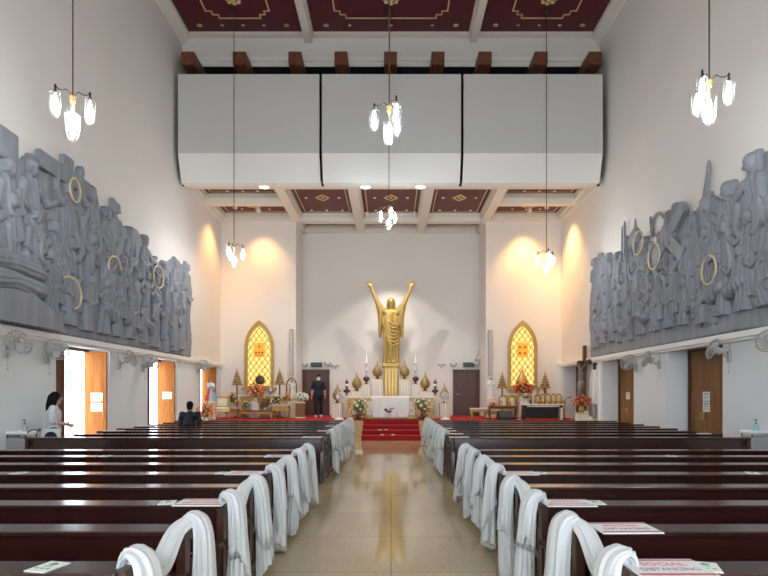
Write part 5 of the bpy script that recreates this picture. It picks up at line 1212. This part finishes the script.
def head(mb, c, h):
    """head facing local -y, centre c"""
    x, y, z = c; mb.ball((x, y + .01, z + .015), .098, 18, (.78, .98, 1.12)); mb.ball((x, y - .03, z - .055), .07, 14, (.82, .85, .95))
    mb.cone((x, y - .095, z + .015), (x, y - .112, z - .02), .010, .016, 8); mb.cone((x - .02, y - .088, z - .055), (x + .02, y - .088, z - .055), .009, .009, 8)
    for s in (-1, 1): mb.ball((x + s * .078, y + .012, z - .005), .026, 10, (.4, .7, 1.15)); mb.ball((x + s * .032, y - .083, z + .03), .014, 8, (1.4, .6, .6))
def eyes(t, c, mask=False):
    x, y, z = c
    for s in (-1, 1): MB().ball((x + s * .032, y - .088, z + .02), .011, 8, (1.3, .7, .8)).build('eye', M['hair'], t)
    if not mask: MB().cone((x - .018, y - .097, z - .055), (x + .018, y - .097, z - .055), .006, .006, 8).build('mouth', M['fred'], t)
def person(label, loc, rz, sc, P, shirt, trouser, hairfn, mask=False, sleeve=.55, shoe='tee'):
    t = thing('person', label, 'person', loc, rz); t.scale = (sc, sc, sc)
    b = MB(); hp, cs, nk, hc = (Vector(P[k]) for k in ('pelvis', 'chest', 'neck', 'head'))
    b.limb([hp, (hp + cs) / 2, cs], [.125, .115, .135]); b.cone(nk, hc - Vector((0, -.01, .06)), .055, .05); b.cone(cs, nk, .12, .06); head(b, hc, 1)
    for s, k in ((-1, 'R'), (1, 'L')):
        sh, el, wr, hi, kn, an, to = (Vector(P[q + k]) for q in ('sh', 'el', 'wr', 'hip', 'kn', 'an', 'to'))
        b.cone(cs + Vector((0, 0, .06)), sh, .09, .062); b.limb([sh, el, wr], [.056, .043, .029]); hand(b, wr, (wr - el), P['lat' + k], P.get('curl' + k, .5), 1)
        b.cone(hp, hi, .12, .1); b.limb([hi, kn, an], [.092, .06, .042]); b.cone(an, to, .04, .035)
    b.remesh('body', M['skin'], t, vox=.0085, it=2)
    c = MB(); c.limb([hp + Vector((0, 0, -.02)), (hp + cs) / 2, cs], [.142, .137, .152]); c.cone(cs, nk - Vector((0, 0, .03)), .135, .078)
    for s, k in ((-1, 'R'), (1, 'L')):
        sh, el, wr = (Vector(P[q + k]) for q in ('sh', 'el', 'wr')); c.cone(cs + Vector((0, 0, .05)), sh, .105, .078)
        e2 = sh + (el - sh) * min(1, sleeve * 1.6); c.cone(sh, e2, .074, .066)
        if sleeve > .7: c.cone(el, el + (wr - el) * .85, .064, .052)
    c.remesh('shirt', M[shirt], t, vox=.0095, it=2)
    c = MB(); c.cone(hp, hp + Vector((0, 0, .03)), .138, .136)
    for s, k in ((-1, 'R'), (1, 'L')):
        hi, kn, an = (Vector(P[q + k]) for q in ('hip', 'kn', 'an')); c.cone(hp, hi, .135, .115); c.limb([hi, kn, an + (kn - an) * .08], [.108, .08, .068])
    c.remesh('trousers', M[trouser], t, vox=.011, it=2)
    for k in 'RL':
        an, to = Vector(P['an' + k]), Vector(P['to' + k]); MB().cone(an + Vector((0, .03, -.02)), to, .05, .043).limb([an + Vector((0, .03, -.045)), to - Vector((0, 0, .012))], [.045, .042]).build('shoe', M[shoe], t)
    hairfn(t, hc); eyes(t, hc, mask)
    if mask: MB().ball(hc + Vector((0, -.045, -.045)), .075, 14, (.92, .85, .72)).build('face_mask', M['paper'], t)
    return t
def short_hair(t, c):
    b = MB().ball(c + Vector((0, .022, .045)), .102, 18, (.84, 1.0, 1.02)).ball(c + Vector((0, .05, -.02)), .08, 14, (.92, .7, .95)).ball(c + Vector((0, -.06, .09)), .045, 10, (1.4, .8, .6))
    b.remesh('hair', M['hair'], t, vox=.009, it=1)
def long_hair(t, c):
    b = MB().ball(c + Vector((0, .022, .04)), .106, 18, (.88, 1.0, 1.06)); b.limb([c + Vector((0, .06, .02)), c + Vector((0, .10, -.14)), c + Vector((0, .115, -.30))], [.098, .092, .075])
    for s in (-1, 1): b.limb([c + Vector((s * .07, -.01, .04)), c + Vector((s * .085, .03, -.1)), c + Vector((s * .07, .08, -.27))], [.04, .04, .045])
    b.remesh('hair', M['hair'], t, vox=.009, it=1)
st_man = dict(pelvis=(0, 0, .93), chest=(0, 0, 1.28), neck=(0, .01, 1.46), head=(0, -.01, 1.60), shR=(-.185, .01, 1.40), shL=(.185, .01, 1.40), elR=(-.25, .03, 1.13), elL=(.25, .04, 1.13), wrR=(-.26, -.06, .88), wrL=(.27, .0, .88), latR=(0, -1, 0), latL=(0, -1, 0),
              hipR=(-.09, 0, .90), hipL=(.09, 0, .90), knR=(-.10, -.10, .50), knL=(.10, .02, .49), anR=(-.10, -.10, .09), anL=(.10, .18, .12), toR=(-.12, -.27, .045), toL=(.11, .04, .045))
person('man in dark shirt and trousers with white face mask before the left back door', (X(318.5, 22.6), 22.6, PZ), R(8), 1.0, st_man, 'navy', 'blackcloth', short_hair, mask=True, shoe='tee')
seat_man = dict(pelvis=(0, 0, .55), chest=(0, -.03, .92), neck=(0, -.03, 1.11), head=(0, -.05, 1.245), shR=(-.20, -.02, 1.045), shL=(.20, -.02, 1.045), elR=(-.27, -.06, .78), elL=(.27, -.06, .78), wrR=(-.14, -.26, .66), wrL=(.14, -.26, .66), latR=(0, 0, 1), latL=(0, 0, 1),
                hipR=(-.1, -.05, .54), hipL=(.1, -.05, .54), knR=(-.13, -.42, .52), knL=(.13, -.42, .52), anR=(-.13, -.44, .09), anL=(.13, -.44, .09), toR=(-.14, -.6, .045), toL=(.14, -.6, .045))
yk = FRONT[5]
person('man in dark jacket seated with back turned in a left pew near second door', (X(189.5, yk + .32), yk + .32, .0), R(180), 1.0, seat_man, 'navy', 'blackcloth', short_hair, sleeve=1.0, shoe='black')
wom = dict(pelvis=(0, 0, .92), chest=(0, .01, 1.26), neck=(0, .0, 1.44), head=(0, -.04, 1.575), shR=(-.165, .01, 1.37), shL=(.165, .01, 1.37), elR=(-.20, .02, 1.10), elL=(.20, .03, 1.10), wrR=(-.12, -.21, 1.04), wrL=(.10, -.20, 1.04), latR=(0, 0, 1), latL=(0, 0, 1),
           hipR=(-.085, 0, .89), hipL=(.085, 0, .89), knR=(-.09, -.03, .49), knL=(.09, -.03, .49), anR=(-.09, .0, .09), anL=(.10, .0, .09), toR=(-.10, -.17, .045), toL=(.11, -.17, .045))
wx, wy, wa = X(54, 11.0), 11.0, R(118); sw = .945
person('woman with long black hair and white tee by the near left door', (wx, wy, 0), wa, sw, wom, 'tee', 'denim', long_hair, sleeve=.6, shoe='tee')
Rw = Matrix.Rotation(wa, 4, 'Z')
p = Vector((wx, wy, 0)) + (Rw @ Vector((-.03, -.325, 1.035))) * sw
t = thing('mobile_phone', 'phone held in front of the woman in the white tee', 'phone', p, wa); ph = MB().bbox(-.036, .036, -.075, .075, -.005, .005, .004); o = ph.build('case', M['black'], t); o.rotation_euler.x = R(20)
o = MB().box(-.033, .033, -.07, .07, .005, .0058).build('screen', mat('phone_screen', (.5, .55, .6), .2), t); o.rotation_euler.x = R(20)
p = Vector((wx, wy, 0)) + (Rw @ Vector((-.27, .04, .80))) * sw
t = thing('shoulder_bag', 'white shoulder bag with a round dark blue emblem at the woman\'s hip', 'bag', p, wa)
MB().bbox(-.045, .045, -.17, .17, -.16, .16, .03).build('body', M['tee'], t); bag_ = t.children[0]; MB().lathe([(.105, 0), (.105, .006), (.02, .008)], (-.045, 0, .0), 20, axis=(-1, 0, 0)).build('round_emblem', M['navy'], bag_)
MB().tube(bez([(-.03, -.12, .14), (.0, -.08, .34), (.09, -.01, .60), (.02, .09, .36), (-.03, .12, .14)], 6), .012, 7).build('strap', M['tee'], t)

# ================================================================ lamps of the sanctuary
def spot(name, label, loc, target, power, size, blend, col, rad=.05):
    t = thing('spotlight', label, 'ceiling light', loc); d = (Vector(target) - Vector(loc)).normalized()
    MB().lathe([(.05, -.10), (.075, -.08), (.085, .10), (.07, .10), (.06, -.02)], n=14, axis=d).build('lamp_can', M['white'], t)
    l = bpy.data.lights.new(name, 'SPOT'); l.energy = power; l.spot_size = R(size); l.spot_blend = blend; l.color = col; l.shadow_soft_size = rad
    o = bpy.data.objects.new(name, l); COL.objects.link(o); o.location = Vector(loc) + d * .13; o.rotation_euler = d.to_track_quat('-Z', 'Y').to_euler(); return o
warm = (1, .52, .17)
spot('lamp', 'warm ceiling spotlight above the left niche wall', (-5.2, 22.0, 8.80), (-5.25, 23.0, 5.6), 330, 80, 1.0, warm, .15)
spot('lamp', 'warm ceiling spotlight above the right niche wall', (5.45, 22.0, 8.80), (5.45, 23.0, 5.6), 520, 80, 1.0, warm, .15)
spot('lamp', 'warm ceiling spotlight beside the right side wall', (6.0, 21.6, 8.80), (7.0, 21.6, 5.2), 620, 90, 1.0, warm, .15)
spot('lamp', 'warm ceiling spotlight beside the left side wall', (-6.0, 21.6, 8.80), (-7.0, 21.6, 5.2), 340, 90, 1.0, warm, .15)
for x, lb in ((-.95, 'left'), (.95, 'right')):
    spot('lamp', 'white ceiling spotlight above the statue, %s of it' % lb, (x, 22.55, 8.80), (-1.2 * (1 if x > 0 else -1), 24.0, 2.0), 440, 56, .45, (1, .94, .85), .04)
for px in (264, 365.5, 420.5):
    l = bpy.data.lights.new('downlight_lamp', 'SPOT'); l.energy = 420; l.spot_size = R(125); l.spot_blend = .6; l.shadow_soft_size = .14; l.color = (1, .96, .9)
    o = bpy.data.objects.new('downlight_lamp', l); COL.objects.link(o); o.location = (X(px, 19.02), 19.02, SZ - .04)
